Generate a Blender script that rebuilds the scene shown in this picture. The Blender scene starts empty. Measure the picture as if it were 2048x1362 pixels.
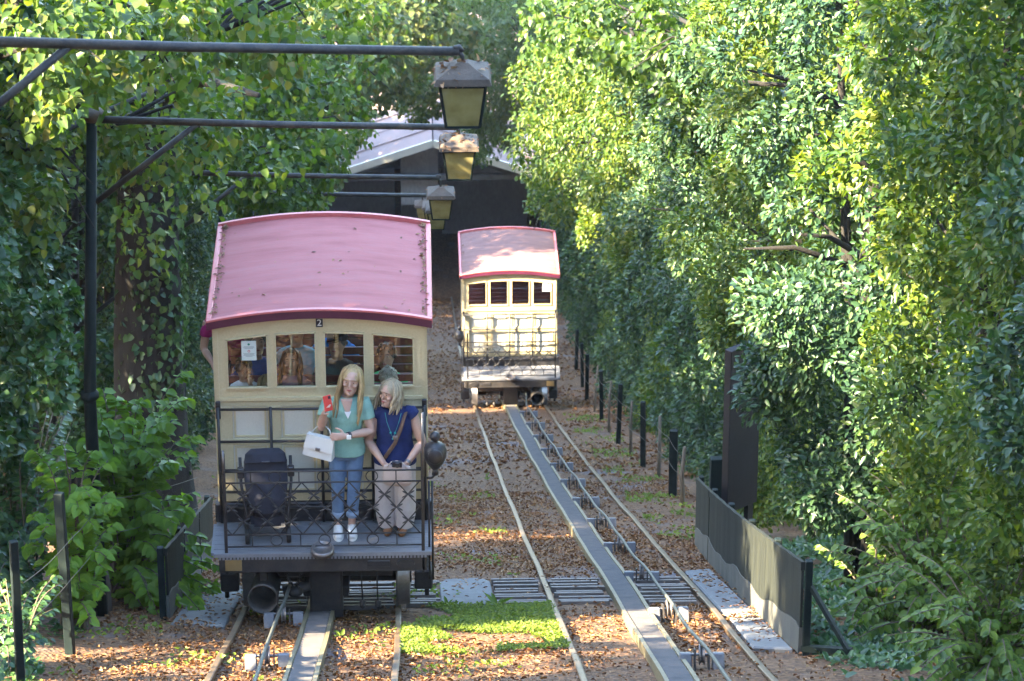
import bpy, bmesh, math, random
import numpy as np
from mathutils import Vector, Matrix, Euler
R = math.radians
sc = bpy.context.scene
col = sc.collection

# ------------------------------------------------------------------ camera
SL = 0.42                                    # grade of the funicular track
CAM = Vector((0.0, 0.0, 3.46))
PITCH, YAW = R(24.06), R(1.633)
cam_d = bpy.data.cameras.new('camera')
cam_d.sensor_width = 36.0
cam_d.lens = 7000.0 / 2048.0 * 36.0
cam_d.clip_start = 0.5
cam_d.clip_end = 600.0
cam_d.dof.use_dof = True
cam_d.dof.focus_distance = 31.3
cam_d.dof.aperture_fstop = 6.3
cam = bpy.data.objects.new('camera', cam_d)
cam.location = CAM
cam.rotation_euler = (R(90) - PITCH, 0, -YAW)
col.objects.link(cam)
sc.camera = cam

# ------------------------------------------------------------------ light
TO_SUN = Vector((-0.88, -0.40, 0.66)).normalized()
SUN_EL = math.asin(TO_SUN.z)
SUN_AZ = math.atan2(TO_SUN.x, TO_SUN.y)      # from +Y towards +X
world = bpy.data.worlds.new('World')
sc.world = world
world.use_nodes = True
wn = world.node_tree
wn.nodes.clear()
sky = wn.nodes.new('ShaderNodeTexSky')
sky.sky_type = 'NISHITA'
sky.sun_disc = False
sky.sun_elevation = SUN_EL
sky.sun_rotation = SUN_AZ
sky.air_density = 1.0
sky.dust_density = 0.8
bg = wn.nodes.new('ShaderNodeBackground')
bg.inputs['Strength'].default_value = 0.15
wo = wn.nodes.new('ShaderNodeOutputWorld')
wn.links.new(sky.outputs[0], bg.inputs[0])
wn.links.new(bg.outputs[0], wo.inputs[0])
sun_d = bpy.data.lights.new('sun', 'SUN')
sun_d.energy = 5.0
sun_d.angle = R(0.5)
sun_d.color = (1.0, 0.82, 0.56)
sun = bpy.data.objects.new('sun', sun_d)
sun.rotation_euler = (-TO_SUN).to_track_quat('-Z', 'Y').to_euler()
sun.location = (-20, -10, 30)
col.objects.link(sun)
sc.view_settings.view_transform = 'Standard'
sc.view_settings.look = 'None'
sc.view_settings.gamma = 1.0
sc.view_settings.use_curve_mapping = False
sc.view_settings.exposure = 3.85
sc.render.engine = 'CYCLES'
try:
    sc.cycles.use_denoising = True
    sc.cycles.max_bounces = 8
    sc.cycles.diffuse_bounces = 4
    sc.cycles.transparent_max_bounces = 12
    sc.cycles.caustics_reflective = False
    sc.cycles.caustics_refractive = False
    sc.cycles.sample_clamp_indirect = 6.0
except Exception:
    pass

# ------------------------------------------------------------------ small helpers
_fw = Vector((math.sin(YAW)*math.cos(PITCH), math.cos(YAW)*math.cos(PITCH), -math.sin(PITCH)))
_rt = Vector((math.cos(YAW), -math.sin(YAW), 0))
_up = _rt.cross(_fw)
def at(px, py, Y):
    """the point of the place that the photograph shows at a pixel, Y metres down the line"""
    d = _fw + _rt*((px-1024)/7000.0) + _up*((681-py)/7000.0)
    return CAM + d*(Y/d.y)
def zg(y):
    """height of the ground: an even grade that eases off towards the lower station"""
    e = 0.0
    if y > 36: e += 0.00037*(min(y,120)-36)**2
    if y > 66: e += 0.0009*(min(y,120)-66)**2
    if y > 120: return -SL*120 + e - 0.22*(y-120)
    return -SL*y + e
def gxy(px, py):
    d = _fw + _rt*((px-1024)/7000.0) + _up*((681-py)/7000.0)
    t = -CAM.z/(d.z + SL*d.y)
    p = CAM + d*t
    return p.x, p.y

def tag(o, label=None, cat=None, group=None, kind=None):
    if label: o['label'] = label
    if cat: o['category'] = cat
    if group: o['group'] = group
    if kind: o['kind'] = kind
    return o
def empty(name, loc=(0,0,0), rz=0.0, parent=None):
    o = bpy.data.objects.new(name, None)
    o.empty_display_size = 0.2
    o.location = loc; o.rotation_euler = (0,0,rz)
    col.objects.link(o)
    if parent: o.parent = parent
    return o
def link(name, me, parent=None, loc=None, rot=None, scale=None):
    o = bpy.data.objects.new(name, me)
    if loc is not None: o.location = loc
    if rot is not None: o.rotation_euler = rot
    if scale is not None: o.scale = scale
    col.objects.link(o)
    if parent: o.parent = parent
    return o
def frame(t, ref):
    t = Vector(t).normalized(); ref = Vector(ref)
    u = ref - t*ref.dot(t)
    if u.length < 1e-4:
        ref = Vector((0,1,0)) if abs(t.y) < .9 else Vector((1,0,0))
        u = ref - t*ref.dot(t)
    u.normalize()
    return u, t.cross(u)

class MB:
    """collects shapes and links them as one mesh object"""
    def __init__(s): s.v = []; s.f = []; s.m = []; s.cur = 0
    def add(s, vs, fs):
        b = len(s.v); s.v += [tuple(x) for x in vs]
        for f in fs: s.f.append([b+i for i in f]); s.m.append(s.cur)
        return s
    def box(s, x0,x1,y0,y1,z0,z1):
        return s.add([(x0,y0,z0),(x1,y0,z0),(x1,y1,z0),(x0,y1,z0),(x0,y0,z1),(x1,y0,z1),(x1,y1,z1),(x0,y1,z1)],
              [(0,3,2,1),(4,5,6,7),(0,1,5,4),(1,2,6,5),(2,3,7,6),(3,0,4,7)])
    def bar(s, a, b, w, h, ref=(0,0,1)):
        a=Vector(a); b=Vector(b); u,v = frame(b-a, ref)
        vs=[]
        for p in (a,b):
            for i,j in ((-1,-1),(1,-1),(1,1),(-1,1)): vs.append(p+u*(i*h/2)+v*(j*w/2))
        return s.add(vs, [(3,2,1,0),(4,5,6,7),(0,1,5,4),(1,2,6,5),(2,3,7,6),(3,0,4,7)])
    def loft(s, pts, radii, n=12, ref=(1,0,0), cap=True, flat=None):
        pts=[Vector(p) for p in pts]; rings=[]; vs=[]
        k=len(pts)
        for i,p in enumerate(pts):
            t=(pts[min(i+1,k-1)]-pts[max(i-1,0)])
            u,v=frame(t, ref)
            r=radii[i] if isinstance(radii,(list,tuple)) else radii
            a,b=(r if isinstance(r,(tuple,list)) else (r,r))
            for q in range(n):
                c=math.cos(2*math.pi*q/n); d=math.sin(2*math.pi*q/n)
                vs.append(p+u*(a*c)+v*(b*d))
        fs=[]
        for i in range(k-1):
            for q in range(n):
                r=(q+1)%n
                fs.append((i*n+q,i*n+r,(i+1)*n+r,(i+1)*n+q))
        if cap:
            fs.append(tuple(range(n-1,-1,-1))); fs.append(tuple((k-1)*n+q for q in range(n)))
        return s.add(vs,fs)
    def tube(s, pts, r, n=10, cap=True): return s.loft(pts, r, n, (0.31,0.2,0.93), cap)
    def lathe(s, c, axis, prof, n=20, ref=(1,0,0)):
        c=Vector(c); ax=Vector(axis).normalized(); u,v=frame(ax,ref); vs=[]; fs=[]; k=len(prof)
        for (h,r) in prof:
            for q in range(n):
                an=2*math.pi*q/n
                vs.append(c+ax*h+(u*math.cos(an)+v*math.sin(an))*max(r,1e-4))
        for i in range(k-1):
            for q in range(n):
                r=(q+1)%n; fs.append((i*n+q,i*n+r,(i+1)*n+r,(i+1)*n+q))
        return s.add(vs,fs)
    def ball(s, c, rx, ry, rz, n=14, m=9):
        vs=[]; fs=[]
        for i in range(m+1):
            ph=math.pi*i/m
            for q in range(n):
                th=2*math.pi*q/n
                vs.append((c[0]+rx*math.sin(ph)*math.cos(th), c[1]+ry*math.sin(ph)*math.sin(th), c[2]-rz*math.cos(ph)))
        for i in range(m):
            for q in range(n):
                r=(q+1)%n; fs.append((i*n+q,i*n+r,(i+1)*n+r,(i+1)*n+q))
        return s.add(vs,fs)
    def prism(s, poly, y0, y1):
        """polygon in x,z pushed from y0 to y1"""
        n=len(poly); vs=[(x,y0,z) for x,z in poly]+[(x,y1,z) for x,z in poly]
        fs=[tuple(range(n)), tuple(range(2*n-1,n-1,-1))]
        for i in range(n):
            j=(i+1)%n; fs.append((i,n+i,n+j,j))
        return s.add(vs,fs)
    def mesh(s, name, mat, smooth=False, bevel=0, seg=1):
        me=bpy.data.meshes.new(name); me.from_pydata(s.v, [], s.f)
        bm=bmesh.new(); bm.from_mesh(me)
        if bevel:
            bmesh.ops.remove_doubles(bm, verts=bm.verts, dist=1e-5)
            es=[e for e in bm.edges if len(e.link_faces)==2 and e.calc_face_angle(0) > 0.6]
            bmesh.ops.bevel(bm, geom=es, offset=bevel, segments=seg, affect='EDGES', clamp_overlap=True)
        bmesh.ops.recalc_face_normals(bm, faces=bm.faces)
        bm.to_mesh(me); bm.free()
        mats = mat if isinstance(mat,(list,tuple)) else [mat]
        for m_ in mats: me.materials.append(m_)
        if len(mats)>1 and not bevel:
            for p,mi in zip(me.polygons, s.m): p.material_index=mi
        if smooth:
            for p in me.polygons: p.use_smooth=True
        return me
    def build(s, name, mat, parent=None, smooth=False, bevel=0, seg=1, loc=None, rot=None):
        return link(name, s.mesh(name, mat, smooth, bevel, seg), parent, loc, rot)

def remeshed(mb, name, mat, voxel, smooth_it=4):
    """fuse overlapping lofts into one continuous skin"""
    me = mb.mesh(name+'_raw', mat)
    o = bpy.data.objects.new('tmp_fuse', me); col.objects.link(o)
    m = o.modifiers.new('r','REMESH'); m.mode='VOXEL'; m.voxel_size=voxel; m.use_smooth_shade=True
    if smooth_it:
        q = o.modifiers.new('s','SMOOTH'); q.factor=0.5; q.iterations=smooth_it
    dg = bpy.context.evaluated_depsgraph_get()
    out = bpy.data.meshes.new_from_object(o.evaluated_get(dg))
    out.name = name
    bpy.data.objects.remove(o); bpy.data.meshes.remove(me)
    out.materials.clear(); out.materials.append(mat)
    for p in out.polygons: p.use_smooth=True
    return out

# ------------------------------------------------------------------ materials
def newmat(name):
    m = bpy.data.materials.new(name); m.use_nodes = True
    nt = m.node_tree
    return m, nt, nt.nodes['Principled BSDF'], nt.nodes['Material Output']
def N(nt, t, **kw):
    n = nt.nodes.new(t)
    for k,v in kw.items():
        if k in n.inputs: n.inputs[k].default_value = v
        else: setattr(n,k,v)
    return n
def ramp(nt, stops):
    r = nt.nodes.new('ShaderNodeValToRGB')
    e = r.color_ramp.elements
    while len(e) > 1: e.remove(e[0])
    e[0].position = stops[0][0]; e[0].color = (*stops[0][1],1)
    for p,c in stops[1:]:
        x = e.new(p); x.color = (*c,1)
    return r
def paint(name, c, rough=0.5, metal=0.0, var=0.25, scale=6.0, dirt=None, dirt_amt=0.5, bump=0.15, stretch=(1,1,1), spec=0.5):
    """painted or plain surface with mottling, wear and slight relief"""
    m,nt,b,out = newmat(name)
    tc = N(nt,'ShaderNodeTexCoord'); mp = N(nt,'ShaderNodeMapping'); mp.inputs['Scale'].default_value = stretch
    nt.links.new(tc.outputs['Object'], mp.inputs[0])
    n1 = N(nt,'ShaderNodeTexNoise', Scale=scale, Detail=6.0, Roughness=0.6)
    n2 = N(nt,'ShaderNodeTexNoise', Scale=scale*9, Detail=4.0, Roughness=0.65)
    nt.links.new(mp.outputs[0], n1.inputs['Vector']); nt.links.new(mp.outputs[0], n2.inputs['Vector'])
    dk = tuple(x*(1-var) for x in c); lt = tuple(min(1,x*(1+var*0.7)) for x in c)
    r1 = ramp(nt, [(0.3,dk),(0.5,c),(0.72,lt)])
    nt.links.new(n1.outputs[0], r1.inputs[0])
    cur = r1.outputs[0]
    if dirt:
        rr = ramp(nt, [(0.45,(0,0,0)),(0.7,(1,1,1))])
        mul = N(nt,'ShaderNodeMath', operation='MULTIPLY'); mul.inputs[1].default_value = dirt_amt
        mix = N(nt,'ShaderNodeMix', data_type='RGBA')
        ad = N(nt,'ShaderNodeMath', operation='ADD'); 
        hf = N(nt,'ShaderNodeMath', operation='MULTIPLY'); hf.inputs[1].default_value = 0.5
        nt.links.new(n1.outputs[0], ad.inputs[0]); nt.links.new(n2.outputs[0], ad.inputs[1])
        nt.links.new(ad.outputs[0], hf.inputs[0]); nt.links.new(hf.outputs[0], rr.inputs[0])
        nt.links.new(rr.outputs[0], mul.inputs[0]); nt.links.new(mul.outputs[0], mix.inputs['Factor'])
        nt.links.new(cur, mix.inputs['A']); mix.inputs['B'].default_value = (*dirt,1)
        cur = mix.outputs['Result']
    nt.links.new(cur, b.inputs['Base Color'])
    rr2 = N(nt,'ShaderNodeMapRange'); rr2.inputs['To Min'].default_value = max(0,rough-0.12); rr2.inputs['To Max'].default_value = min(1,rough+0.15)
    nt.links.new(n2.outputs[0], rr2.inputs['Value']); nt.links.new(rr2.outputs[0], b.inputs['Roughness'])
    b.inputs['Metallic'].default_value = metal
    b.inputs['Specular IOR Level'].default_value = spec
    if bump:
        bp = N(nt,'ShaderNodeBump', Strength=bump, Distance=0.01)
        nt.links.new(n2.outputs[0], bp.inputs['Height']); nt.links.new(bp.outputs[0], b.inputs['Normal'])
    return m
def leafmat(name, cols, trans=0.45, rough=0.42, tmul=(1.55,1.5,0.35), spec=0.4):
    """a leaf: each island its own tint, light passes through the blade"""
    m,nt,b,out = newmat(name)
    g = N(nt,'ShaderNodeNewGeometry')
    k=len(cols); r = ramp(nt, [(i/(k-1.0), c) for i,c in enumerate(cols)])
    tc = N(nt,'ShaderNodeTexCoord'); no = N(nt,'ShaderNodeTexNoise', Scale=0.9, Detail=3.0)
    nt.links.new(tc.outputs['Object'], no.inputs['Vector'])
    oi = N(nt,'ShaderNodeObjectInfo')
    a1 = N(nt,'ShaderNodeMath', operation='MULTIPLY'); a1.inputs[1].default_value=0.72
    nt.links.new(g.outputs['Random Per Island'], a1.inputs[0])
    a2 = N(nt,'ShaderNodeMath', operation='MULTIPLY_ADD'); a2.inputs[1].default_value=0.5; 
    nt.links.new(no.outputs[0], a2.inputs[0]); nt.links.new(a1.outputs[0], a2.inputs[2])
    a3 = N(nt,'ShaderNodeMath', operation='MULTIPLY_ADD'); a3.inputs[1].default_value=0.16
    nt.links.new(oi.outputs['Random'], a3.inputs[0]); nt.links.new(a2.outputs[0], a3.inputs[2])
    a4 = N(nt,'ShaderNodeMath', operation='SUBTRACT'); a4.inputs[1].default_value=0.19
    nt.links.new(a3.outputs[0], a4.inputs[0])
    nt.links.new(a4.outputs[0], r.inputs[0])
    nt.links.new(r.outputs[0], b.inputs['Base Color'])
    b.inputs['Roughness'].default_value = rough
    b.inputs['Specular IOR Level'].default_value = spec
    tr = N(nt,'ShaderNodeBsdfTranslucent')
    mm = N(nt,'ShaderNodeMix', data_type='RGBA', blend_type='MULTIPLY'); mm.inputs['Factor'].default_value=1.0
    mm.inputs['B'].default_value=(*tmul,1)
    nt.links.new(r.outputs[0], mm.inputs['A']); nt.links.new(mm.outputs['Result'], tr.inputs['Color'])
    mx = N(nt,'ShaderNodeMixShader'); mx.inputs[0].default_value = trans
    nt.links.new(b.outputs[0], mx.inputs[1]); nt.links.new(tr.outputs[0], mx.inputs[2])
    nt.links.new(mx.outputs[0], out.inputs['Surface'])
    return m
def glassmat(name, tint=(0.82,0.86,0.84), rough=0.02, refl=1.0):
    m,nt,b,out = newmat(name); nt.nodes.remove(b)
    t = N(nt,'ShaderNodeBsdfTransparent'); t.inputs[0].default_value=(*tint,1)
    gl = N(nt,'ShaderNodeBsdfGlossy'); gl.inputs['Roughness'].default_value=rough
    fr = N(nt,'ShaderNodeFresnel', IOR=1.5)
    ml = N(nt,'ShaderNodeMath', operation='MULTIPLY'); ml.inputs[1].default_value=refl; ml.use_clamp=True
    mx = N(nt,'ShaderNodeMixShader')
    nt.links.new(fr.outputs[0], ml.inputs[0]); nt.links.new(ml.outputs[0], mx.inputs[0])
    nt.links.new(t.outputs[0], mx.inputs[1]); nt.links.new(gl.outputs[0], mx.inputs[2])
    nt.links.new(mx.outputs[0], out.inputs['Surface'])
    return m

M = {}
M['cream'] = paint('cream_paint', (0.57,0.485,0.29), 0.45, var=0.12, dirt=(0.22,0.17,0.09), dirt_amt=0.35, bump=0.08)
M['panel'] = paint('pale_panel_paint', (0.62,0.60,0.50), 0.42, var=0.10, dirt=(0.35,0.31,0.22), dirt_amt=0.35, bump=0.08)
M['roof'] = paint('rose_roof_paint', (0.40,0.135,0.128), 0.85, var=0.2, scale=2.2, dirt=(0.27,0.16,0.16), dirt_amt=0.5, bump=0.3, stretch=(0.6,3,1), spec=0.2)
M['roof_far'] = paint('dulled_rose_roof_paint', (0.20,0.100,0.085), 0.85, var=0.18, scale=3.0, dirt=(0.26,0.18,0.17), dirt_amt=0.4, bump=0.25, stretch=(0.6,5,1))  # rose toned down in the colour to offset sun on the farther roof
M['roof_trim'] = paint('red_trim_paint', (0.56,0.135,0.125), 0.42, var=0.18, dirt=(0.22,0.09,0.09), dirt_amt=0.4)
M['roof_fascia'] = paint('purple_fascia_paint', (0.075,0.012,0.036), 0.45, var=0.2)
M['black'] = paint('black_iron', (0.018,0.019,0.023), 0.42, var=0.3, dirt=(0.07,0.055,0.045), dirt_amt=0.5)
M['chassis'] = paint('greasy_chassis', (0.022,0.021,0.022), 0.6, var=0.4, dirt=(0.07,0.05,0.035), dirt_amt=0.6, bump=0.3)
M['steel'] = paint('worn_steel', (0.20,0.19,0.19), 0.35, metal=0.6, var=0.3, dirt=(0.14,0.08,0.04), dirt_amt=0.5)
M['rail'] = paint('rail_head', (0.085,0.062,0.038), 0.5, metal=0.15, var=0.3, scale=3, dirt=(0.18,0.10,0.045), dirt_amt=0.7)
M['rust'] = paint('rail_rust', (0.085,0.05,0.03), 0.8, var=0.4, dirt=(0.16,0.08,0.04), dirt_amt=0.6, bump=0.4)
M['rack'] = paint('rack_channel', (0.078,0.074,0.072), 0.75, metal=0.0, var=0.3, dirt=(0.12,0.08,0.05), dirt_amt=0.5)
M['rackedge'] = paint('rack_edge', (0.15,0.13,0.075), 0.6, metal=0.0, var=0.3, scale=4, dirt=(0.16,0.13,0.07), dirt_amt=0.6)
M['wood'] = paint('weathered_timber', (0.20,0.175,0.155), 0.8, var=0.4, scale=4, dirt=(0.06,0.05,0.045), dirt_amt=0.6, bump=0.5, stretch=(1,8,8))
M['deck'] = paint('grey_deck_boards', (0.18,0.185,0.20), 0.65, var=0.25, scale=5, dirt=(0.10,0.10,0.11), dirt_amt=0.5, bump=0.4, stretch=(1,6,1))
M['brass'] = paint('brass_plate', (0.30,0.21,0.09), 0.45, metal=0.5, var=0.2)
M['redwood'] = paint('red_bench_slats', (0.16,0.03,0.028), 0.5, var=0.25, stretch=(1,6,6))
M['inside'] = paint('varnished_interior', (0.11,0.055,0.03), 0.5, var=0.25, stretch=(1,1,5))
M['white'] = paint('white_print', (0.75,0.75,0.72), 0.6, var=0.04, bump=0)
M['paper'] = paint('pale_green_paper', (0.60,0.66,0.60), 0.7, var=0.04, bump=0)
M['print_green'] = paint('green_print', (0.03,0.22,0.13), 0.7, var=0.05, bump=0)
M['print_red'] = paint('red_print', (0.5,0.05,0.05), 0.7, var=0.05, bump=0)
M['print_grey'] = paint('grey_print', (0.30,0.34,0.32), 0.7, var=0.05, bump=0)
M['numplate'] = paint('number_plate', (0.01,0.013,0.025), 0.35, var=0.1, bump=0)
M['post'] = paint('dark_green_post', (0.006,0.013,0.014), 0.6, var=0.35, dirt=(0.022,0.026,0.016), dirt_amt=0.45, stretch=(1,1,0.6), spec=0.2)
M['postwood'] = paint('grey_wood_post', (0.14,0.115,0.085), 0.85, var=0.35, dirt=(0.05,0.045,0.03), dirt_amt=0.6, bump=0.5, stretch=(5,5,1))
M['lampiron'] = paint('lamp_iron', (0.022,0.021,0.020), 0.6, var=0.4, dirt=(0.13,0.095,0.06), dirt_amt=0.5, bump=0.3)  # dirt tone also paints the sunlit brown patches of the lamp arms
M['lamproof'] = paint('lamp_hood', (0.085,0.062,0.042), 0.8, var=0.5, dirt=(0.05,0.03,0.02), dirt_amt=0.6, bump=0.4)
M['wire'] = paint('wire', (0.06,0.06,0.055), 0.5, metal=0.5, var=0.1, bump=0)
M['bark'] = paint('dark_bark', (0.012,0.010,0.009), 0.95, var=0.6, scale=4, dirt=(0.022,0.027,0.014), dirt_amt=0.5, bump=1.0, stretch=(3,3,0.7))
M['twig'] = paint('pale_twig', (0.10,0.075,0.045), 0.85, var=0.3, bump=0.4)
M['concrete'] = paint('mossy_concrete', (0.155,0.16,0.165), 0.85, var=0.3, scale=3, dirt=(0.075,0.085,0.05), dirt_amt=0.5, bump=0.5)
M['panel_fence'] = paint('dark_fence_sheet', (0.016,0.020,0.018), 0.7, var=0.35, scale=2.5, dirt=(0.045,0.046,0.028), dirt_amt=0.5, bump=0.3, stretch=(6,6,0.6), spec=0.2)
M['panel_kick'] = paint('grey_kick_sheet', (0.075,0.078,0.068), 0.75, var=0.25, scale=3, dirt=(0.10,0.09,0.06), dirt_amt=0.5)
M['board'] = paint('dark_board', (0.008,0.007,0.010), 0.6, var=0.25, bump=0.1)
M['shed_dark'] = paint('dark_shed_wall', (0.20,0.23,0.30), 0.85, var=0.3, scale=1.5, dirt=(0.03,0.03,0.035), dirt_amt=0.6)
M['shed_grey'] = paint('grey_render', (0.34,0.35,0.37), 0.85, var=0.25, scale=1.5, dirt=(0.08,0.08,0.08), dirt_amt=0.5, stretch=(1,1,0.4))
M['shed_roof'] = paint('pale_corrugated_roof', (0.25,0.19,0.175), 0.55, var=0.2, scale=1.2, dirt=(0.28,0.17,0.13), dirt_amt=0.5)
M['shed_beam'] = paint('shed_beam', (0.16,0.17,0.19), 0.7, var=0.25)
M['navy_cloth'] = paint('stroller_fabric', (0.020,0.022,0.035), 0.85, var=0.3, scale=20, bump=0.3)
M['rubber'] = paint('rubber', (0.015,0.015,0.015), 0.7, var=0.2)
M['cable'] = paint('steel_cable', (0.10,0.11,0.10), 0.5, metal=0.4, var=0.25, scale=20, dirt=(0.10,0.09,0.05), dirt_amt=0.5, bump=0.6)
M['block'] = paint('galvanised_block', (0.14,0.15,0.17), 0.5, metal=0.3, var=0.3, dirt=(0.09,0.08,0.07), dirt_amt=0.6)
M['glass'] = glassmat('window_glass', (0.93,0.95,0.94), 0.015, 1.0)
def lampglass():
    m,nt,b,out = newmat('clouded_lamp_glass')
    tc=N(nt,'ShaderNodeTexCoord'); no=N(nt,'ShaderNodeTexNoise', Scale=7.0, Detail=5.0)
    nt.links.new(tc.outputs['Object'], no.inputs['Vector'])
    r=ramp(nt,[(0.3,(0.27,0.22,0.07)),(0.55,(0.46,0.40,0.17)),(0.75,(0.55,0.50,0.28))])
    nt.links.new(no.outputs[0], r.inputs[0]); nt.links.new(r.outputs[0], b.inputs['Base Color'])
    b.inputs['Roughness'].default_value=0.3
    tl=N(nt,'ShaderNodeBsdfTranslucent'); nt.links.new(r.outputs[0], tl.inputs[0])
    tp=N(nt,'ShaderNodeBsdfTransparent'); tp.inputs[0].default_value=(.8,.78,.6,1)
    m1=N(nt,'ShaderNodeMixShader'); m1.inputs[0].default_value=0.5
    nt.links.new(b.outputs[0], m1.inputs[1]); nt.links.new(tl.outputs[0], m1.inputs[2])
    m2=N(nt,'ShaderNodeMixShader'); m2.inputs[0].default_value=0.28
    nt.links.new(m1.outputs[0], m2.inputs[1]); nt.links.new(tp.outputs[0], m2.inputs[2])
    nt.links.new(m2.outputs[0], out.inputs['Surface'])
    return m
M['lampglass']=lampglass()
# foliage colours
M['hedge'] = leafmat('camellia_leaf', [(0.014,0.034,0.022),(0.024,0.058,0.031),(0.036,0.083,0.038),(0.065,0.120,0.036),(0.14,0.175,0.034)], 0.26, 0.40, spec=0.38)
M['laurel'] = leafmat('laurel_leaf', [(0.020,0.050,0.012),(0.040,0.088,0.018),(0.072,0.125,0.020),(0.125,0.170,0.024),(0.20,0.21,0.035)], 0.42, 0.38)
M['ivy'] = leafmat('ivy_leaf', [(0.018,0.050,0.022),(0.034,0.086,0.030),(0.055,0.122,0.034),(0.10,0.165,0.038)], 0.30, 0.36, spec=0.5)
M['lime'] = leafmat('lime_leaf', [(0.022,0.052,0.014),(0.042,0.088,0.019),(0.068,0.125,0.025),(0.105,0.155,0.036),(0.17,0.14,0.045)], 0.5, 0.42)
M['hazel'] = leafmat('hazel_leaf', [(0.085,0.185,0.018),(0.13,0.255,0.022),(0.19,0.31,0.03)], 0.5, 0.45)
M['under'] = leafmat('undergrowth_leaf', [(0.040,0.085,0.016),(0.075,0.140,0.018),(0.115,0.185,0.022),(0.16,0.23,0.03)], 0.45, 0.45)  # greens brightened in place of sunlight on the undergrowth
M['autumn'] = leafmat('browning_leaf', [(0.030,0.062,0.020),(0.055,0.100,0.028),(0.095,0.125,0.034),(0.17,0.12,0.042)], 0.45, 0.5)
M['fartree'] = leafmat('far_tree_leaf', [(0.025,0.060,0.030),(0.040,0.085,0.035),(0.060,0.115,0.040),(0.09,0.14,0.045)], 0.4, 0.45)
M['grass'] = leafmat('moss_and_clover', [(0.065,0.105,0.014),(0.11,0.17,0.016),(0.18,0.24,0.024)], 0.4, 0.5)
M['litter'] = leafmat('fallen_leaf', [(0.075,0.034,0.015),(0.135,0.060,0.025),(0.21,0.095,0.035),(0.28,0.138,0.050),(0.34,0.205,0.090),(0.20,0.145,0.085)], 0.12, 0.6, (1.1,0.9,0.6), spec=0.45)

def groundmat():
    m,nt,b,out = newmat('leaf_strewn_ballast')
    tc=N(nt,'ShaderNodeTexCoord')
    n1=N(nt,'ShaderNodeTexNoise', Scale=0.55, Detail=5.0, Roughness=0.6)
    n2=N(nt,'ShaderNodeTexNoise', Scale=26.0, Detail=3.0, Roughness=0.7)
    v=N(nt,'ShaderNodeTexVoronoi', Scale=24.0)
    for n in (n1,n2,v): nt.links.new(tc.outputs['Object'], n.inputs['Vector'])
    leafc=ramp(nt,[(0.0,(0.045,0.024,0.012)),(0.35,(0.095,0.047,0.021)),(0.65,(0.155,0.077,0.033)),(1.0,(0.22,0.125,0.06))])
    gr=ramp(nt,[(0.25,(0.06,0.055,0.06)),(0.6,(0.14,0.13,0.14)),(0.9,(0.21,0.20,0.21))])
    nt.links.new(v.outputs['Color'], leafc.inputs[0]); nt.links.new(n2.outputs[0], gr.inputs[0])
    mk=ramp(nt,[(0.56,(0,0,0)),(0.72,(1,1,1))]); nt.links.new(n1.outputs[0], mk.inputs[0])
    mx=N(nt,'ShaderNodeMix', data_type='RGBA')
    nt.links.new(mk.outputs[0], mx.inputs['Factor']); nt.links.new(leafc.outputs[0], mx.inputs['A']); nt.links.new(gr.outputs[0], mx.inputs['B'])
    nt.links.new(mx.outputs['Result'], b.inputs['Base Color'])
    b.inputs['Roughness'].default_value=0.9
    bp=N(nt,'ShaderNodeBump', Strength=0.8, Distance=0.03)
    nt.links.new(v.outputs['Distance'], bp.inputs['Height']); nt.links.new(bp.outputs[0], b.inputs['Normal'])
    return m
M['ground']=groundmat()

# ------------------------------------------------------------------ leaves
def unit(a):
    return a/np.maximum(np.linalg.norm(a,axis=1,keepdims=True),1e-6)
def leaf_mesh(name, P, D, NN, size, aspect, mat, fold=0.16, curl=0.18, heart=False):
    """P base points, D blade directions, NN blade normals: one folded blade for each leaf"""
    P=np.asarray(P,float); D=unit(np.asarray(D,float)); NN=np.asarray(NN,float); n=len(P)
    S=np.cross(D,NN); S=unit(S); U=np.cross(S,D)
    size=np.asarray(size,float).reshape(-1,1); w=size*aspect
    if heart: prof=[(0.0,0,0),(0.10,-.48,1),(0.60,-.40,1),(1,0,0),(0.60,.40,1),(0.10,.48,1)]
    else:     prof=[(0.0,0,0),(0.32,-.5,1),(0.72,-.36,1),(1,0,0),(0.72,.36,1),(0.32,.5,1)]
    V=np.empty((n,6,3))
    for k,(l,s,f) in enumerate(prof):
        V[:,k]=P+D*size*l+S*w*s+U*(w*fold*f-size*curl*l*l)
    co=V.reshape(-1,3).astype(np.float32)
    me=bpy.data.meshes.new(name)
    me.vertices.add(n*6); me.vertices.foreach_set('co',co.ravel())
    base=(np.arange(n)*6).reshape(-1,1)
    idx=np.concatenate([base+np.array([[0,1,2,3]]),base+np.array([[0,3,4,5]])],axis=1).astype(np.int32).ravel()
    me.loops.add(n*8); me.loops.foreach_set('vertex_index',idx)
    me.polygons.add(n*2)
    me.polygons.foreach_set('loop_start',(np.arange(n*2)*4).astype(np.int32))
    try: me.polygons.foreach_set('loop_total',np.full(n*2,4,np.int32))
    except Exception: pass
    me.update(calc_edges=True)
    me.materials.append(mat)
    me.polygons.foreach_set('use_smooth',np.ones(n*2,bool))
    return me
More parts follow.
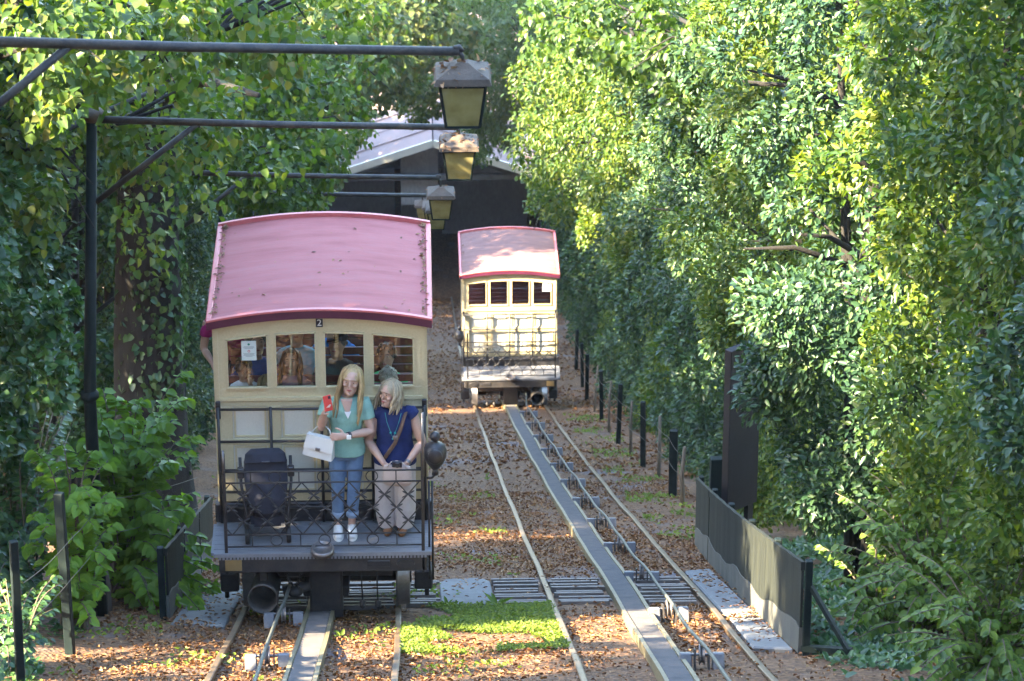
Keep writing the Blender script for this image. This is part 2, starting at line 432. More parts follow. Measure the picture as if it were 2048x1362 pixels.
def clump_leaves(g, centers, radii, outs, per, droop=0.35, jitter=0.55, flat=1.0, shell=0.45):
    """leaves on and in rounded clumps: returns P, D, N"""
    Ps=[];Ds=[];Ns=[]
    for c,r,o,m in zip(centers,radii,outs,per):
        d=unit(g.normal(size=(m,3))+np.asarray(o)*0.9)
        rad=r*(g.uniform(0,1,(m,1))**shell)
        p=np.asarray(c)+d*rad*np.array([1,1,flat])
        dd=unit(d*0.8+np.array([0,0,-droop])+g.normal(size=(m,3))*jitter)
        nn=unit(np.array([0,0,1.0])*0.8+d*0.7+np.asarray(o)*0.35+g.normal(size=(m,3))*0.45)
        Ps.append(p);Ds.append(dd);Ns.append(nn)
    return np.concatenate(Ps),np.concatenate(Ds),np.concatenate(Ns)

# ================================================================== the setting
rng = np.random.default_rng(7)
rnd = random.Random(11)
GOFF = -0.06                                   # ballast lies a little below rail level
def ground_sheet():
    xs = np.concatenate([np.arange(-44,-8,4.0), np.arange(-8,8.01,0.4), np.arange(12,45,4.0)])
    ys = np.concatenate([np.arange(-14,14,2.0), np.arange(14,60,0.4), np.arange(60,126,1.0), np.arange(130,181,10.0)])
    vs=[]; fs=[]
    for y in ys:
        for x in xs:
            e = max(0,abs(x-0.5)-3.2)
            z = zg(y)+GOFF
            z += 0.025*math.sin(x*2.3+y*0.7)*math.sin(y*1.1-x) + 0.02*math.sin(x*5.1)*math.sin(y*3.7)
            if x < -3: z += 0.10*min(e,12)
            if x > 4: z -= 0.13*min(e,3.0)*(1 if y<40 else 0.2)
            vs.append((x,y,z))
    n=len(xs)
    for i in range(len(ys)-1):
        for j in range(n-1):
            fs.append((i*n+j,i*n+j+1,(i+1)*n+j+1,(i+1)*n+j))
    mb=MB(); mb.add(vs,fs)
    o=mb.build('ground', M['ground'], smooth=True)
    tag(o,'leaf-strewn sloping ground between the hedges',kind='structure')
ground_sheet()

TRACKS = {'left':-0.95, 'right':1.93}
def skew(x,y): return -0.0038*max(0,y-28) if x>0.5 else 0.0     # the right track bears in slightly
def wob(y, k):
    return 0.006*math.sin(y*.8+k)+0.002*math.sin(y*2.3+2*k), 0.003*math.sin(y*1.1+k*3)+0.001*math.sin(y*2.7+k)
def sweep(mb, prof, x0, ys, k, dz=0.0, wobble=1.0):
    n=len(prof); vs=[]; fs=[]
    for y in ys:
        wx,wz=wob(y,k)
        for (a,b) in prof: vs.append((x0+a+wx*wobble+skew(x0,y), y, zg(y)+dz+b+wz*wobble))
    for i in range(len(ys)-1):
        for j in range(n):
            q=(j+1)%n; fs.append((i*n+j,(i+1)*n+j,(i+1)*n+q,i*n+q))
    fs.append(tuple(range(n))); fs.append(tuple((len(ys)-1)*n+j for j in range(n-1,-1,-1)))
    mb.add(vs,fs)
def yrange(a,b,s):
    return [a+s*i for i in range(int((b-a)/s)+1)]
RAILP=[(-0.055,-0.13),(0.055,-0.13),(0.055,-0.115),(0.012,-0.10),(0.012,-0.035),(0.027,-0.028),(0.027,-0.004),(0.018,0.0),(-0.018,0.0),(-0.027,-0.004),(-0.027,-0.028),(-0.012,-0.035),(-0.012,-0.10),(-0.055,-0.115)]
def make_track(side, label, y1):
    x0=TRACKS[side]; t=empty('railway_track',(0,0,0)); tag(t,label,'railway track','funicular tracks')
    ys=yrange(12,y1,0.45)
    for s in (-1,1):
        mb=MB(); sweep(mb, RAILP, x0+s*0.7175, ys, x0+s)
        o=mb.build('rail', M['rail'], t)
    mb=MB(); sweep(mb, [(-0.10,-0.10),(0.10,-0.10),(0.10,-0.012),(-0.10,-0.012)], x0, ys, x0)
    rk=mb.build('rack_bed', M['rack'], t)
    for s in (-1,1):
        mb=MB(); a,b=sorted((s*0.098,s*0.132))
        sweep(mb, [(a,-0.12),(b,-0.12),(b,0.032),(a,0.032)], x0, ys, x0)
        mb.build('rack_edge', M['rackedge'], rk)
    mb=MB()
    for i,y in enumerate(yrange(13, min(y1,72), 0.16)):
        wx,wz=wob(y,x0); wx+=skew(x0,y); mb.box(x0+wx-0.09,x0+wx+0.09,y,y+0.07,zg(y)+wz-0.02,zg(y)+wz+0.004)
    tag(mb.build('rack_rungs', M['rack'], rk), kind='stuff')
    return t
make_track('left','left funicular track with toothed centre rack, running under the nearer car',100)
make_track('right','right funicular track with toothed centre rack, running under the farther car',100)

def plank_crossing(xa, xb, y0, y1, n, label):
    t=empty('plank_crossing',((xa+xb)/2,(y0+y1)/2,zg((y0+y1)/2))); tag(t,label,'plank crossing','timber crossings between the rails')
    cx,cy,cz=t.location; w=(y1-y0)/n
    for i in range(n):
        y=y0+w*i
        for (a,b) in ((xa,xb),):
            mb=MB(); jz=rnd.uniform(-0.012,0.012); e0=rnd.uniform(-.03,.03); e1=rnd.uniform(-.03,.03)
            yb=y+w*0.80
            vs=[]
            for x in (a+e0,b+e1):
                for (yy,zz) in ((y,-.09),(yb,-.09),(yb,.0),(y,.0)):
                    vs.append((x-cx,yy-cy,zg(yy)+zz+jz-0.028-cz+(0.012 if yy==y else 0)))
            mb.add(vs,[(0,1,2,3),(7,6,5,4),(0,4,5,1),(1,5,6,2),(2,6,7,3),(3,7,4,0)])
            mb.build('plank', M['wood'], t)
    return t
xl,xr=TRACKS['left'],TRACKS['right']
plank_crossing(xl-0.66,xl-0.17,29.0,31.5,9,'worn planks left of the rack under the nearer car')
plank_crossing(xl+0.17,xl+0.66,29.0,31.5,9,'worn planks right of the rack under the nearer car')
plank_crossing(xl+0.79,0.13,29.0,31.5,9,'short worn planks right of the nearer car, left of the stone slab')
plank_crossing(0.70,xr-0.79,29.0,31.5,9,'short worn planks between the stone slab and the right track')
plank_crossing(xr-0.66,xr-0.17,29.0,31.5,9,'worn planks left of the rack in the right track')
plank_crossing(xr+0.17,xr+0.66,29.0,31.5,9,'worn planks under the cable in the right track')
def slab(name, pts, label, top=0.0):
    t=bmesh.new(); vs=[]
    k=len(pts)
    for h in (-0.25,top-0.02):
        for (x,y) in pts: vs.append(t.verts.new((x,y,zg(y)+h)))
    t.faces.new(vs[k:]); t.faces.new(vs[:k][::-1])
    for i in range(k): t.faces.new((vs[i],vs[(i+1)%k],vs[k+(i+1)%k],vs[k+i]))
    bmesh.ops.bevel(t, geom=list(t.edges), offset=0.015, segments=1, affect='EDGES')
    bmesh.ops.recalc_face_normals(t, faces=t.faces)
    me=bpy.data.meshes.new(name); t.to_mesh(me); t.free(); me.materials.append(M['concrete'])
    o=link(name,me); tag(o,label,'slab'); return o
slab('stone_slab',[(0.16,29.05),(0.67,28.98),(0.67,31.2),(0.58,31.55),(0.22,31.45),(0.16,31.1)],'grey stone slab between the two plank crossings',0.0)
slab('concrete_slab',[(2.72,25.4),(3.04,25.2),(3.02,27.6),(2.74,27.7)],'lit concrete slab at the near end of the right fence')
slab('concrete_slab',[(2.72,27.8),(3.02,27.7),(2.98,32.2),(2.70,32.0)],'long shaded concrete slab along the right fence')
slab('concrete_slab',[(-2.28,27.7),(-1.78,27.5),(-1.78,31.0),(-2.26,31.2)],'concrete slab left of the nearer car beside the left guard fence')

# ------------------------------------------------------------------ station shed at the foot of the line
def make_shed():
    Y0=97.0; cx=0.42; zb=zg(97)-0.1
    t=empty('station_shed',(cx,Y0,zb)); tag(t,'dark open-fronted station shed with pale corrugated gable roof','station shed')
    HW,EH,AH,D=4.4,3.85,5.35,12.0
    MB().box(-HW,-HW+.25,0,D,-1,EH).build('side_wall',M['shed_dark'],t)
    MB().box(HW-.25,HW,0,D,-1,EH).build('side_wall',M['shed_dark'],t)
    MB().box(-HW+.25,HW-.25,D-.3,D,-1,EH).build('back_wall',M['shed_dark'],t)
    MB().box(-1.0,-0.25,6.0,6.4,-0.6,2.1).box(0.3,3.0,6.0,6.4,-0.6,2.0).box(-4.3,-1.2,6.0,6.4,-.6,1.9).build('platform_wall',M['shed_grey'],t)
    MB().box(-HW+.25,HW-.25,0.2,D-.3,-0.4,-0.2).build('shed_floor',M['ground'],t)
    # gable: beam, posts and a grey masonry pier
    MB().box(-3.5,3.5,0.0,0.16,3.98,4.14).build('tie_beam',M['shed_beam'],t)
    MB().box(-0.95,0.15,0.3,0.7,3.1,4.95).build('masonry_pier',M['shed_grey'],t)
    for s in (-1,1):
        MB().bar((s*2.3,0.22,4.1),(s*0.2,0.22,5.0),0.09,0.12).build('strut',M['shed_beam'],t)
        MB().bar((s*HW*.97,0.08,3.72),(0,0.08,5.2),0.10,0.16).build('rafter',M['shed_beam'],t)
    MB().bar((-1.6,1.2,4.6),(1.6,1.2,4.6),0.08,0.1).build('tie_rod',M['shed_beam'],t)
    # back wall gable infill
    MB().prism([(-HW+.25,EH),(HW-.25,EH),(0,AH-.1)],D-.3,D-.02).build('gable_infill',M['shed_dark'],t)
    # corrugated roof: each slope made of overlapping sheets
    for s in (-1,1):
        ns=12; wsl=(D+0.9)/ns
        for i in range(ns):
            vs=[];fs=[]; nn=16
            y0=-0.55+wsl*i
            for k in range(nn+1):
                y=y0+(wsl+0.06)*k/nn; c=0.035*math.cos(k*math.pi/2.0*1.0)+(0.012 if i%2 else 0)
                for (u,zz) in ((0.02,AH+0.06),(HW+0.55,AH+0.06-(HW+.53)*0.34)):
                    vs.append((s*u,y,zz+c)); 
                for (u,zz) in ((HW+0.55,AH+0.06-(HW+.53)*0.34-0.03),(0.02,AH+0.03)):
                    vs.append((s*u,y,zz+c))
            for k in range(nn):
                a=k*4;b=a+4
                fs+= [(a,a+1,b+1,b),(a+2,a+3,b+3,b+2),(a+1,a+2,b+2,b+1),(a+3,a,b,b+3)]
            fs+=[(0,3,2,1),(nn*4,nn*4+1,nn*4+2,nn*4+3)]
            mb=MB(); mb.add(vs,fs); mb.build('roof_sheet',M['shed_roof'],t)
        MB().bar((s*0.0,-0.58,AH+0.02),(s*(HW+.55),-0.58,AH+0.02-(HW+.53)*0.34),0.05,0.22).build('barge_board',M['panel'],t)
make_shed()

# ------------------------------------------------------------------ cables, rollers
ROLL_R=[24.3+3.38*i for i in range(12)]
ROLL_L=[24.6,27.7]
CABX={'left':TRACKS['left']-0.31,'right':TRACKS['right']+0.27}
def roller_proto():
    t=empty('cable_roller')
    mb=MB(); mb.lathe((-.022,0,.03),(1,0,0),[(0,.0),(0,.085),(.008,.085),(.014,.065),(.030,.065),(.036,.085),(.044,.085),(.044,0)],16,(0,0,1)); mb.build('wheel',M['steel'],t,True)
    for s in (-1,1):
        MB().box(s*.13-.048,s*.13+.048,-.06,.06,-.10,.045).build('bearing_block',M['block'],t,bevel=.008)
        MB().box(s*.055-.006,s*.055+.006,-.07,.07,-.12,.075).build('cheek_plate',M['chassis'],t)
    MB().tube([(-.13,0,.03),(.13,0,.03)],.012,8).build('axle',M['steel'],t)
    return t
def copy_tree(o, parent=None):
    c=o.copy(); col.objects.link(c)
    if parent: c.parent=parent
    for ch in list(o.children): copy_tree(ch,c)
    return c
ORD=['nearest','second','third','fourth','fifth','sixth','seventh','eighth','ninth','tenth','eleventh','twelfth','thirteenth','fourteenth','fifteenth','sixteenth','seventeenth','eighteenth','nineteenth','twentieth']
proto=roller_proto(); first=True
for side,lst in (('right',ROLL_R),('left',ROLL_L)):
    for i,y in enumerate(lst):
        o=proto if first else copy_tree(proto); first=False
        o.location=(CABX[side]+skew(CABX[side],y),y,zg(y)+0.03); o.rotation_euler=(-math.atan(SL),0,rnd.uniform(-.05,.05))
        tag(o,'%s steel cable roller beside the rack of the %s track'%(ORD[i],side) if i else 'steel cable roller nearest the photo bottom on the %s track'%side,'cable roller','rollers under the haulage cables')
def cable(side, yend, hend, label):
    pts=[]; ys=yrange(12,yend-1.6,0.4)
    for y in ys:
        pts.append((CABX[side]+skew(CABX[side],y)+0.01*math.sin(y*.9),y,zg(y)+0.155+0.012*math.sin(y*1.9)))
    y=yend; sk_=skew(CABX[side],y); pts.append((CABX[side]+sk_+.03,y-.7,zg(y-.7)+0.5*(0.155+hend))); pts.append((CABX[side]+sk_+.05,y,zg(y)+hend))
    mb=MB(); mb.tube(pts,.016,8); o=mb.build('haulage_cable',M['cable'],smooth=True)
    tag(o,label,'cable','haulage cables')
cable('left',28.25,0.32,'steel haulage cable slanting down from the nearer car coupling')
cable('right',64.15,0.32,'long steel haulage cable running beside the right rack to the farther car')

# ================================================================== the two funicular cars
def arc(x, hw, rise):                       # low barrel of the roof
    return rise*(1-(x/hw)**2)
def make_car(name, loc, mx, label, roofmat, near):
    """local frame: x across, y down the line from the front wall, z up from the platform floor"""
    t=empty(name,loc); tag(t,label,'funicular car','funicular cars')
    BW,BL,EH,RISE=0.955,2.13,1.96,0.105
    FR=-0.65                                 # front edge of the platform
    # ---- front wall, built up of frame members round the windows and panels
    fw=empty('front_wall',(0,0,0),0,t)
    wx=[(-0.835,-0.465),(-0.402,-0.035),(0.035,0.400),(0.465,0.838)]
    wb=1.335
    def wtop(x): return 1.795+arc(x,0.95,0.085)
    def member(x0,x1,z0,z1,y0=0.0,y1=0.05,nm='frame_member',mat='cream'):
        MB().box(x0,x1,y0,y1,z0,z1).build(nm,M[mat],fw,bevel=.004)
    xs=[-BW]+[v for p in wx for v in p]+[BW]
    # stiles between the windows run up to the roof
    for i in range(0,len(xs),2):
        a,b=xs[i],xs[i+1]
        poly=[(a,wb),(b,wb),(b,EH-.01+arc(b,BW,RISE)),(a,EH-.01+arc(a,BW,RISE))]
        MB().prism(poly,0.0,0.05).build('stile',M['cream'],fw)
    for (a,b) in wx:
        n=6; top=[]; bot=[]
        for k in range(n+1):
            x=a+(b-a)*k/n; bot.append((x,wtop(x))); top.append((x,EH-.01+arc(x,BW,RISE)))
        MB().prism(bot+top[::-1],0.0,0.05).build('header',M['cream'],fw)
        # bead round the opening
        bd=MB()
        for q in range(n): bd.bar((bot[q][0],-0.008,bot[q][1]-.006),(bot[q+1][0],-0.008,bot[q+1][1]-.006),.016,.014)
        bd.box(a-.002,a+.012,-.016,0.0,wb,wtop(a)).box(b-.012,b+.002,-.016,0.0,wb,wtop(b)).box(a,b,-.022,0.0,wb-.004,wb+.014)
        bd.build('window_bead',M['cream'],fw)
        pn=MB().prism([(a,wb)]+[(b,wb)]+bot[::-1],0.022,0.027).build('window_pane',M['glass'],fw)
    # raised moulding round the window band
    mo=MB(); n=14; pts=[(-0.925+1.85*k/n) for k in range(n+1)]
    for k in range(n):
        a,b=pts[k],pts[k+1]; mo.bar((a,-.008,EH-.05+arc(a,BW,RISE)),(b,-.008,EH-.05+arc(b,BW,RISE)),.018,.026)
    mo.box(-.932,-.908,-.017,0,1.235,EH-.05+arc(.92,BW,RISE)).box(.908,.932,-.017,0,1.235,EH-.05+arc(.92,BW,RISE)).box(-.908,.908,-.020,0,1.215,1.245)
    mo.build('window_moulding',M['cream'],fw)
    member(-BW,BW,1.2,wb)                                        # sill rail
    # lower wall: stiles, rails and sunk panels
    px=[(-0.80,-0.485),(-0.365,-0.05),(0.05,0.365),(0.485,0.80)]
    rows=[(0.83,1.15),(0.29,0.765)]
    member(-BW,BW,1.15,1.198); member(-BW,BW,0.765,0.83); member(-BW,BW,0.20,0.29)
    pxs=[-BW]+[v for p in px for v in p]+[BW]
    for (z0,z1) in rows:
        for i in range(0,len(pxs),2): member(pxs[i],pxs[i+1],z0,z1,nm='stile')
        for (a,b) in px:
            MB().box(a,b,0.018,0.045,z0,z1).build('door_panel',M['panel'],fw)
            MB().box(a+.012,b-.012,0.006,0.019,z0+.012,z0+.03).box(a+.012,b-.012,0.006,0.019,z1-.03,z1-.012).box(a+.012,a+.03,0.006,0.019,z0+.03,z1-.03).box(b-.03,b-.012,0.006,0.019,z0+.03,z1-.03).build('panel_bead',M['cream'],fw)
    MB().box(-BW-.03,BW+.03,-.03,.05,0.0,.195).build('kick_board',M['black'],fw,bevel=.01)
    # ---- sides and back
    for s in (-1,1):
        sw=empty('side_wall',(0,0,0),0,t)
        x0,x1=sorted((s*(BW-.04),s*BW))
        MB().box(x0,x1,.05,BL,.0,.80).build('side_board',M['cream'],sw)
        for y in (.05,.55,1.05,1.55,BL-.10):
            MB().box(x0,x1,y,y+.08,.80,EH+.0).build('side_post',M['cream'],sw)
        MB().box(x0,x1,.05,BL,EH-.12,EH+.005).build('cant_rail',M['cream'],sw)
    bw=empty('back_wall',(0,0,0),0,t)
    MB().box(-BW+.04,BW-.04,BL-.05,BL,0,1.2).build('back_board',M['inside'],bw)
    for a in (-.9,-.45,0,.45,.9): MB().box(a-.035,a+.035,BL-.05,BL,1.2,EH+.04).build('back_post',M['inside'],bw)
    # ---- roof: a barrel sheet with trims
    def barrel(hw,y0,y1,z0,th,rise,n=18):
        vs=[];fs=[]
        for y in (y0,y1):
            for k in range(n+1):
                x=-hw+2*hw*k/n; vs.append((x,y,z0+arc(x,hw,rise)+th))
            for k in range(n+1):
                x=-hw+2*hw*k/n; vs.append((x,y,z0+arc(x,hw,rise)))
        m=2*(n+1)
        for k in range(n):
            fs+=[(k,k+1,m+k+1,m+k),(n+1+k,m+n+1+k,m+n+2+k,n+2+k),(k,n+1+k,n+2+k,k+1),(m+k,m+k+1,m+n+2+k,m+n+1+k)]
        fs+=[(0,m,m+n+1,n+1),(n,2*n+1,m+2*n+1,m+n)]
        return MB().add(vs,fs)
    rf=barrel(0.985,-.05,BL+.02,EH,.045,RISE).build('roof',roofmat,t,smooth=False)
    barrel(0.93,.06,BL-.06,EH-.022,.018,RISE).build('bounce_ceiling',M['panel'],rf)  # pale inner roof added to bounce light onto the passengers
    barrel(0.999,-.085,-.048,EH-.022,.078,RISE).build('roof_fascia',M['roof_fascia'],rf)
    barrel(0.999,-.095,-.05,EH+.054,.018,RISE).build('roof_nosing',M['roof_trim'],rf)
    barrel(0.999,BL+.02,BL+.06,EH-.04,.125,RISE).build('roof_nosing',M['roof_trim'],rf)
    for s in (-1,1):
        a,b=sorted((s*0.955,s*1.005))
        MB().box(a,b,-.05,BL+.02,EH+.0,EH+.075).build('roof_edge',M['roof_trim'],rf,bevel=.008)
    # leaves gathered in the gutters
    P=[];D=[];NN=[]
    for i in range(220 if near else 70):
        s=rng.choice((-1,1)); y=rng.uniform(0,BL) if rng.random()<.85 else BL-.05*rng.random()
        x=s*(0.948-abs(rng.normal(0,.018))); 
        P.append((x,y,EH+.056+arc(x,.985,RISE)+rng.uniform(0,.012))); a=rng.uniform(0,6.28); D.append((math.cos(a),math.sin(a),rng.uniform(-.1,.5))); NN.append((rng.normal(0,.4),rng.normal(0,.4),1))
    for i in range(30 if near else 10):
        x=rng.uniform(-.9,.9); y=rng.uniform(0,BL); a=rng.uniform(0,6.28)
        P.append((x,y,EH+.052+arc(x,.985,RISE))); D.append((math.cos(a),math.sin(a),0)); NN.append((rng.normal(0,.2),rng.normal(0,.2),1))
    tag(link('roof_litter',leaf_mesh('roof_litter',P,D,NN,rng.uniform(.02,.05,len(P)),.55,M['litter']),rf),kind='stuff')
    # ---- number plate and notice
    if near:
        npz=EH+.015
        pl=MB().box(-.031,.031,-.030,-.018,npz-.040,npz+.036).build('number_plate',M['numplate'],t)
        tx=bpy.data.curves.new('numeral','FONT'); tx.body='2'; tx.size=.088; tx.align_x='CENTER'; tx.align_y='CENTER'; tx.extrude=.001
        tx.materials.append(M['white'])
        o=bpy.data.objects.new('numeral',tx); col.objects.link(o)
        dg=bpy.context.evaluated_depsgraph_get(); me=bpy.data.meshes.new_from_object(o.evaluated_get(dg)); bpy.data.objects.remove(o)
        link('numeral',me,pl,(0,-.0315,npz+.001),(R(90),0,0))
        nt_=MB().box(-.700,-.568,-.004,.002,1.60,1.79).build('notice',M['paper'],t); nt_.location=(0,.016,0)
        MB().lathe((-.634,-.0045,1.757),(0,-1,0),[(0,0),(0,.011),(.001,.011),(.001,0)],14).build('notice_emblem',M['print_green'],nt_)
        MB().lathe((-.634,-.0045,1.690),(0,-1,0),[(0,.007),(0,.012),(.001,.012),(.001,.007)],14).build('notice_emblem',M['print_red'],nt_)
        for k,(z,w) in enumerate(((1.735,.045),(1.725,.05),(1.716,.038),(1.668,.05),(1.659,.045),(1.650,.05),(1.640,.03))):
            MB().box(-.634-w,-.634+w,-.0055,-.0045,z-.0022,z+.0022).build('notice_line',M['print_grey'],nt_)
    else:
        MB().box(.66,.83,.010,.016,1.62,1.80).build('notice',M['white'],t)
    # ---- platform
    pf=empty('platform',(0,0,0),0,t); nb=7; w=(0-FR)/nb
    for i in range(nb):
        MB().box(-BW-.02,BW+.02,FR+w*i,FR+w*(i+1)-.006,-.035,rnd.uniform(-.002,.003)).build('deck_board',M['deck'],pf)
    MB().box(-1.0 if mx>0 else .975,-.975 if mx>0 else 1.0,FR+.03,FR+.6,-.03,-.002).build('step_board',M['deck'],pf)
    MB().box(-.93,.93,FR+.02,FR+.10,-.205,-.04).build('headstock',M['chassis'],t,bevel=.01)
    for k in range(58):
        x=-.92+k*1.84/57
        MB().box(x-.010,x+.010,FR+.004,FR+.019,-.062,-.004).build('tread_block',M['deck'],pf) if near else None
    # plates on the headstock
    f0=FR+.016
    MB().box(mx*-.80-.075,mx*-.80+.075,f0-.008,f0+.004,-.175,-.065).build('brass_plate',M['brass'],t,bevel=.003)
    MB().box(mx*.50-.10,mx*.50+.10,f0-.006,f0+.004,-.155,-.09).build('maker_plate',M['black'],t,bevel=.004)
    mb=MB(); mb.loft([(mx*.74,f0+.004,-.122),(mx*.74,f0-.012,-.122)],[(.085,.045),(.080,.040)],20,(1,0,0)); mb.build('oval_plate',M['black'],t)
    mb=MB(); mb.lathe((0.0,FR-.01,.02),(0,-.25,1),[(0,.06),(0,.105),(.035,.105),(.05,.095),(.05,.085),(.02,.08),(.02,.0)],24); mb.build('coupling_cup',M['steel'],t,True)
    mb=MB(); mb.bar((0,FR+.06,-.04),(0,FR+.0,.02),.12,.05); mb.build('coupling_bracket',M['black'],t)
    # ---- railings
    br=empty('wall_railing',(0,0,0),0,t)
    for z in (1.15,.83,.545,.325,.165): MB().tube([(-.93,-.06,z),(.93,-.06,z)],.0125,8).build('rail_bar',M['black'],br,True)
    for x in (-.925,-.455,.0,.455,.925): MB().tube([(x,-.062,.02),(x,-.062,1.17)],.014,8).build('rail_upright',M['black'],br,True)
    for s in (-1,1): MB().box(s*.925-.022,s*.925+.022,-.05,-.02,1.05,1.22).build('rail_bracket',M['black'],br,bevel=.006)
    fr=empty('front_railing',(0,0,0),0,t); ry=FR+.035
    zt,z2,z3,z4=.80,.69,.175,.055
    for z in (zt,z2,z3,z4): MB().tube([(-.86,ry,z),(.90,ry,z)],.0085,6).build('rail_bar',M['black'],fr,True)
    nx=8; pitch=1.76/8.4; x0=-.80; hz=(z2-z3)/4.0*1.0
    # crossing diagonals
    lo,hi=-.855,.895
    for fam in (1,-1):
        for k in range(-5,14):
            xb=x0+pitch*k; xt=xb+fam*pitch*2.0
            a=Vector((xb,ry+fam*.005,z3)); b=Vector((xt,ry+fam*.005,z2))
            def clip(a,b):
                if max(a.x,b.x)<=lo or min(a.x,b.x)>=hi: return None
                q=[a,b]
                for i in (0,1):
                    p,o_=q[i],q[1-i]
                    for lim in (lo,hi):
                        if (p.x-lim)*(o_.x-lim)<0 and ((lim==lo and p.x<lo) or (lim==hi and p.x>hi)):
                            q[i]=p+(o_-p)*((lim-p.x)/(o_.x-p.x))
                return q
            q=clip(a,b)
            if q and (q[0]-q[1]).length>.05: MB().bar(q[0],q[1],.010,.008,(0,1,0)).build('lattice_bar',M['black'],fr)
    ros=MB()
    for an in (0,1,2,3):
        sx=1 if an in (0,3) else -1; sz=1 if an<2 else -1
        dr=Vector((sx*pitch,0,sz*hz)).normalized()
        ros.loft([dr*.004,dr*.022,dr*.05,dr*.064],[(.004,.006),(.010,.009),(.007,.007),(.003,.003)],6,(0,1,0))
    rosm=ros.mesh('lattice_rosette',M['black'])
    for r in range(1,4):
        for k in range(-4,12):
            x=x0+pitch*(k+(0.5 if r%2 else 0.0)); z=z3+hz*r
            if lo+.03<x<hi-.03: link('lattice_rosette',rosm,fr,(x,ry,z))
    ring=MB(); n=16
    for k in range(n):
        a=2*math.pi*k/n; b=2*math.pi*(k+1)/n
        ring.bar((.052*math.cos(a),0,.052*math.sin(a)),(.052*math.cos(b),0,.052*math.sin(b)),.008,.008,(0,1,0))
    ringm=ring.mesh('scroll_ring',M['black'])
    for zc in ((zt+z2)/2,(z3+z4)/2):
        for x in (-.41,.02,.45): link('scroll_ring',ringm,fr,(x,ry,zc))
        for x in (-.625,-.195,.235,.665): MB().tube([(x,ry,zc-.06),(x,ry,zc+.06)],.006,6).build('rail_baluster',M['black'],fr)
    MB().box(-.875,-.845,ry-.015,ry+.015,-.22,.98 if mx>0 else 1.0).build('railing_post',M['black'],fr,bevel=.004)
    MB().box(.885,.915,ry-.015,ry+.015,-.22,.98).build('railing_post',M['black'],fr,bevel=.004)
    xs_=mx*.915
    MB().tube([(xs_-.01,ry-.03,.75),(xs_-.01,ry-.03,1.37)],.013,8).build('grab_pole',M['steel'],fr,True)
    MB().tube([(-mx*.86,ry-.02,.80),(-mx*.86,ry-.02,1.02)],.012,8).build('grab_pole',M['steel'],fr,True)
    for dx in (.955,.985): MB().tube([(mx*dx,ry+.06,-.33),(mx*dx,ry+.06,.66)],.011,6).build('side_pole',M['black'],fr,True)
    # ---- lamp hung at the corner
    lx=mx*1.015; ly=-.36
    lp=empty('corner_lamp',(lx,ly,.80),0,t); lp.scale=(.78,.78,.86)
    mb=MB(); mb.lathe((0,0,0),(0,0,1),[(-.14,.0),(-.14,.035),(-.11,.06),(-.06,.10),(0,.128),(.07,.135),(.13,.115),(.16,.07),(.17,.035),(.19,.03),(.205,.05),(.23,.062),(.26,.055),(.285,.03),(.292,0)],22); mb.build('lamp_body',M['black'],lp,True)
    mb=MB(); mb.lathe((mx*.0,-.105,.05),(0,-1,0),[(0,.085),(.02,.085),(.03,.075),(.03,0)],20); mb.build('lamp_lens',M['black'],lp,True)
    mb=MB(); mb.lathe((0,0,-.20),(0,0,1),[(0,0),(0,.04),(.06,.03),(.07,0)],14); mb.tube([(0,0,-.2),(-mx*.04,0,-.24),(-mx*.1,0,-.24)],.014,8); mb.build('lamp_bracket',M['black'],lp,True)
    # ---- underframe: level on top, following the grade below
    G0=-.92                                             # rail level under the front wall
    def rail_z(y): return G0-SL*y
    uf=empty('underframe',(0,0,0),0,t)
    for s in (-1,1):
        mb=MB(); x0_,x1_=sorted((s*.60,s*.68))
        poly=[(FR+.10,-.05),(BL,-.05),(BL,rail_z(BL)+.42),(1.8,rail_z(1.8)+.36),(.2,rail_z(.2)+.42),(FR+.10,-.24)]
        vs=[(x0_,y,z) for y,z in poly]+[(x1_,y,z) for y,z in poly]; n=len(poly)
        mb.add(vs,[tuple(range(n)),tuple(range(2*n-1,n-1,-1))]+[(i,(i+1)%n,n+(i+1)%n,n+i) for i in range(n)])
        mb.build('side_frame',M['chassis'],uf)
    MB().box(-.94,.94,FR+.10,BL,-.10,-.036).build('floor_frame',M['chassis'],uf)
    tank=MB(); poly=[(.75,-.1),(BL-.05,-.1),(BL-.05,rail_z(BL)+.8),(.75,rail_z(.75)+.75)]
    vs=[(-.58,y,z) for y,z in poly]+[(.58,y,z) for y,z in poly]
    tank.add(vs,[(0,1,2,3),(7,6,5,4),(0,4,5,1),(1,5,6,2),(2,6,7,3),(3,7,4,0)]); tank.build('water_tank',M['chassis'],uf)
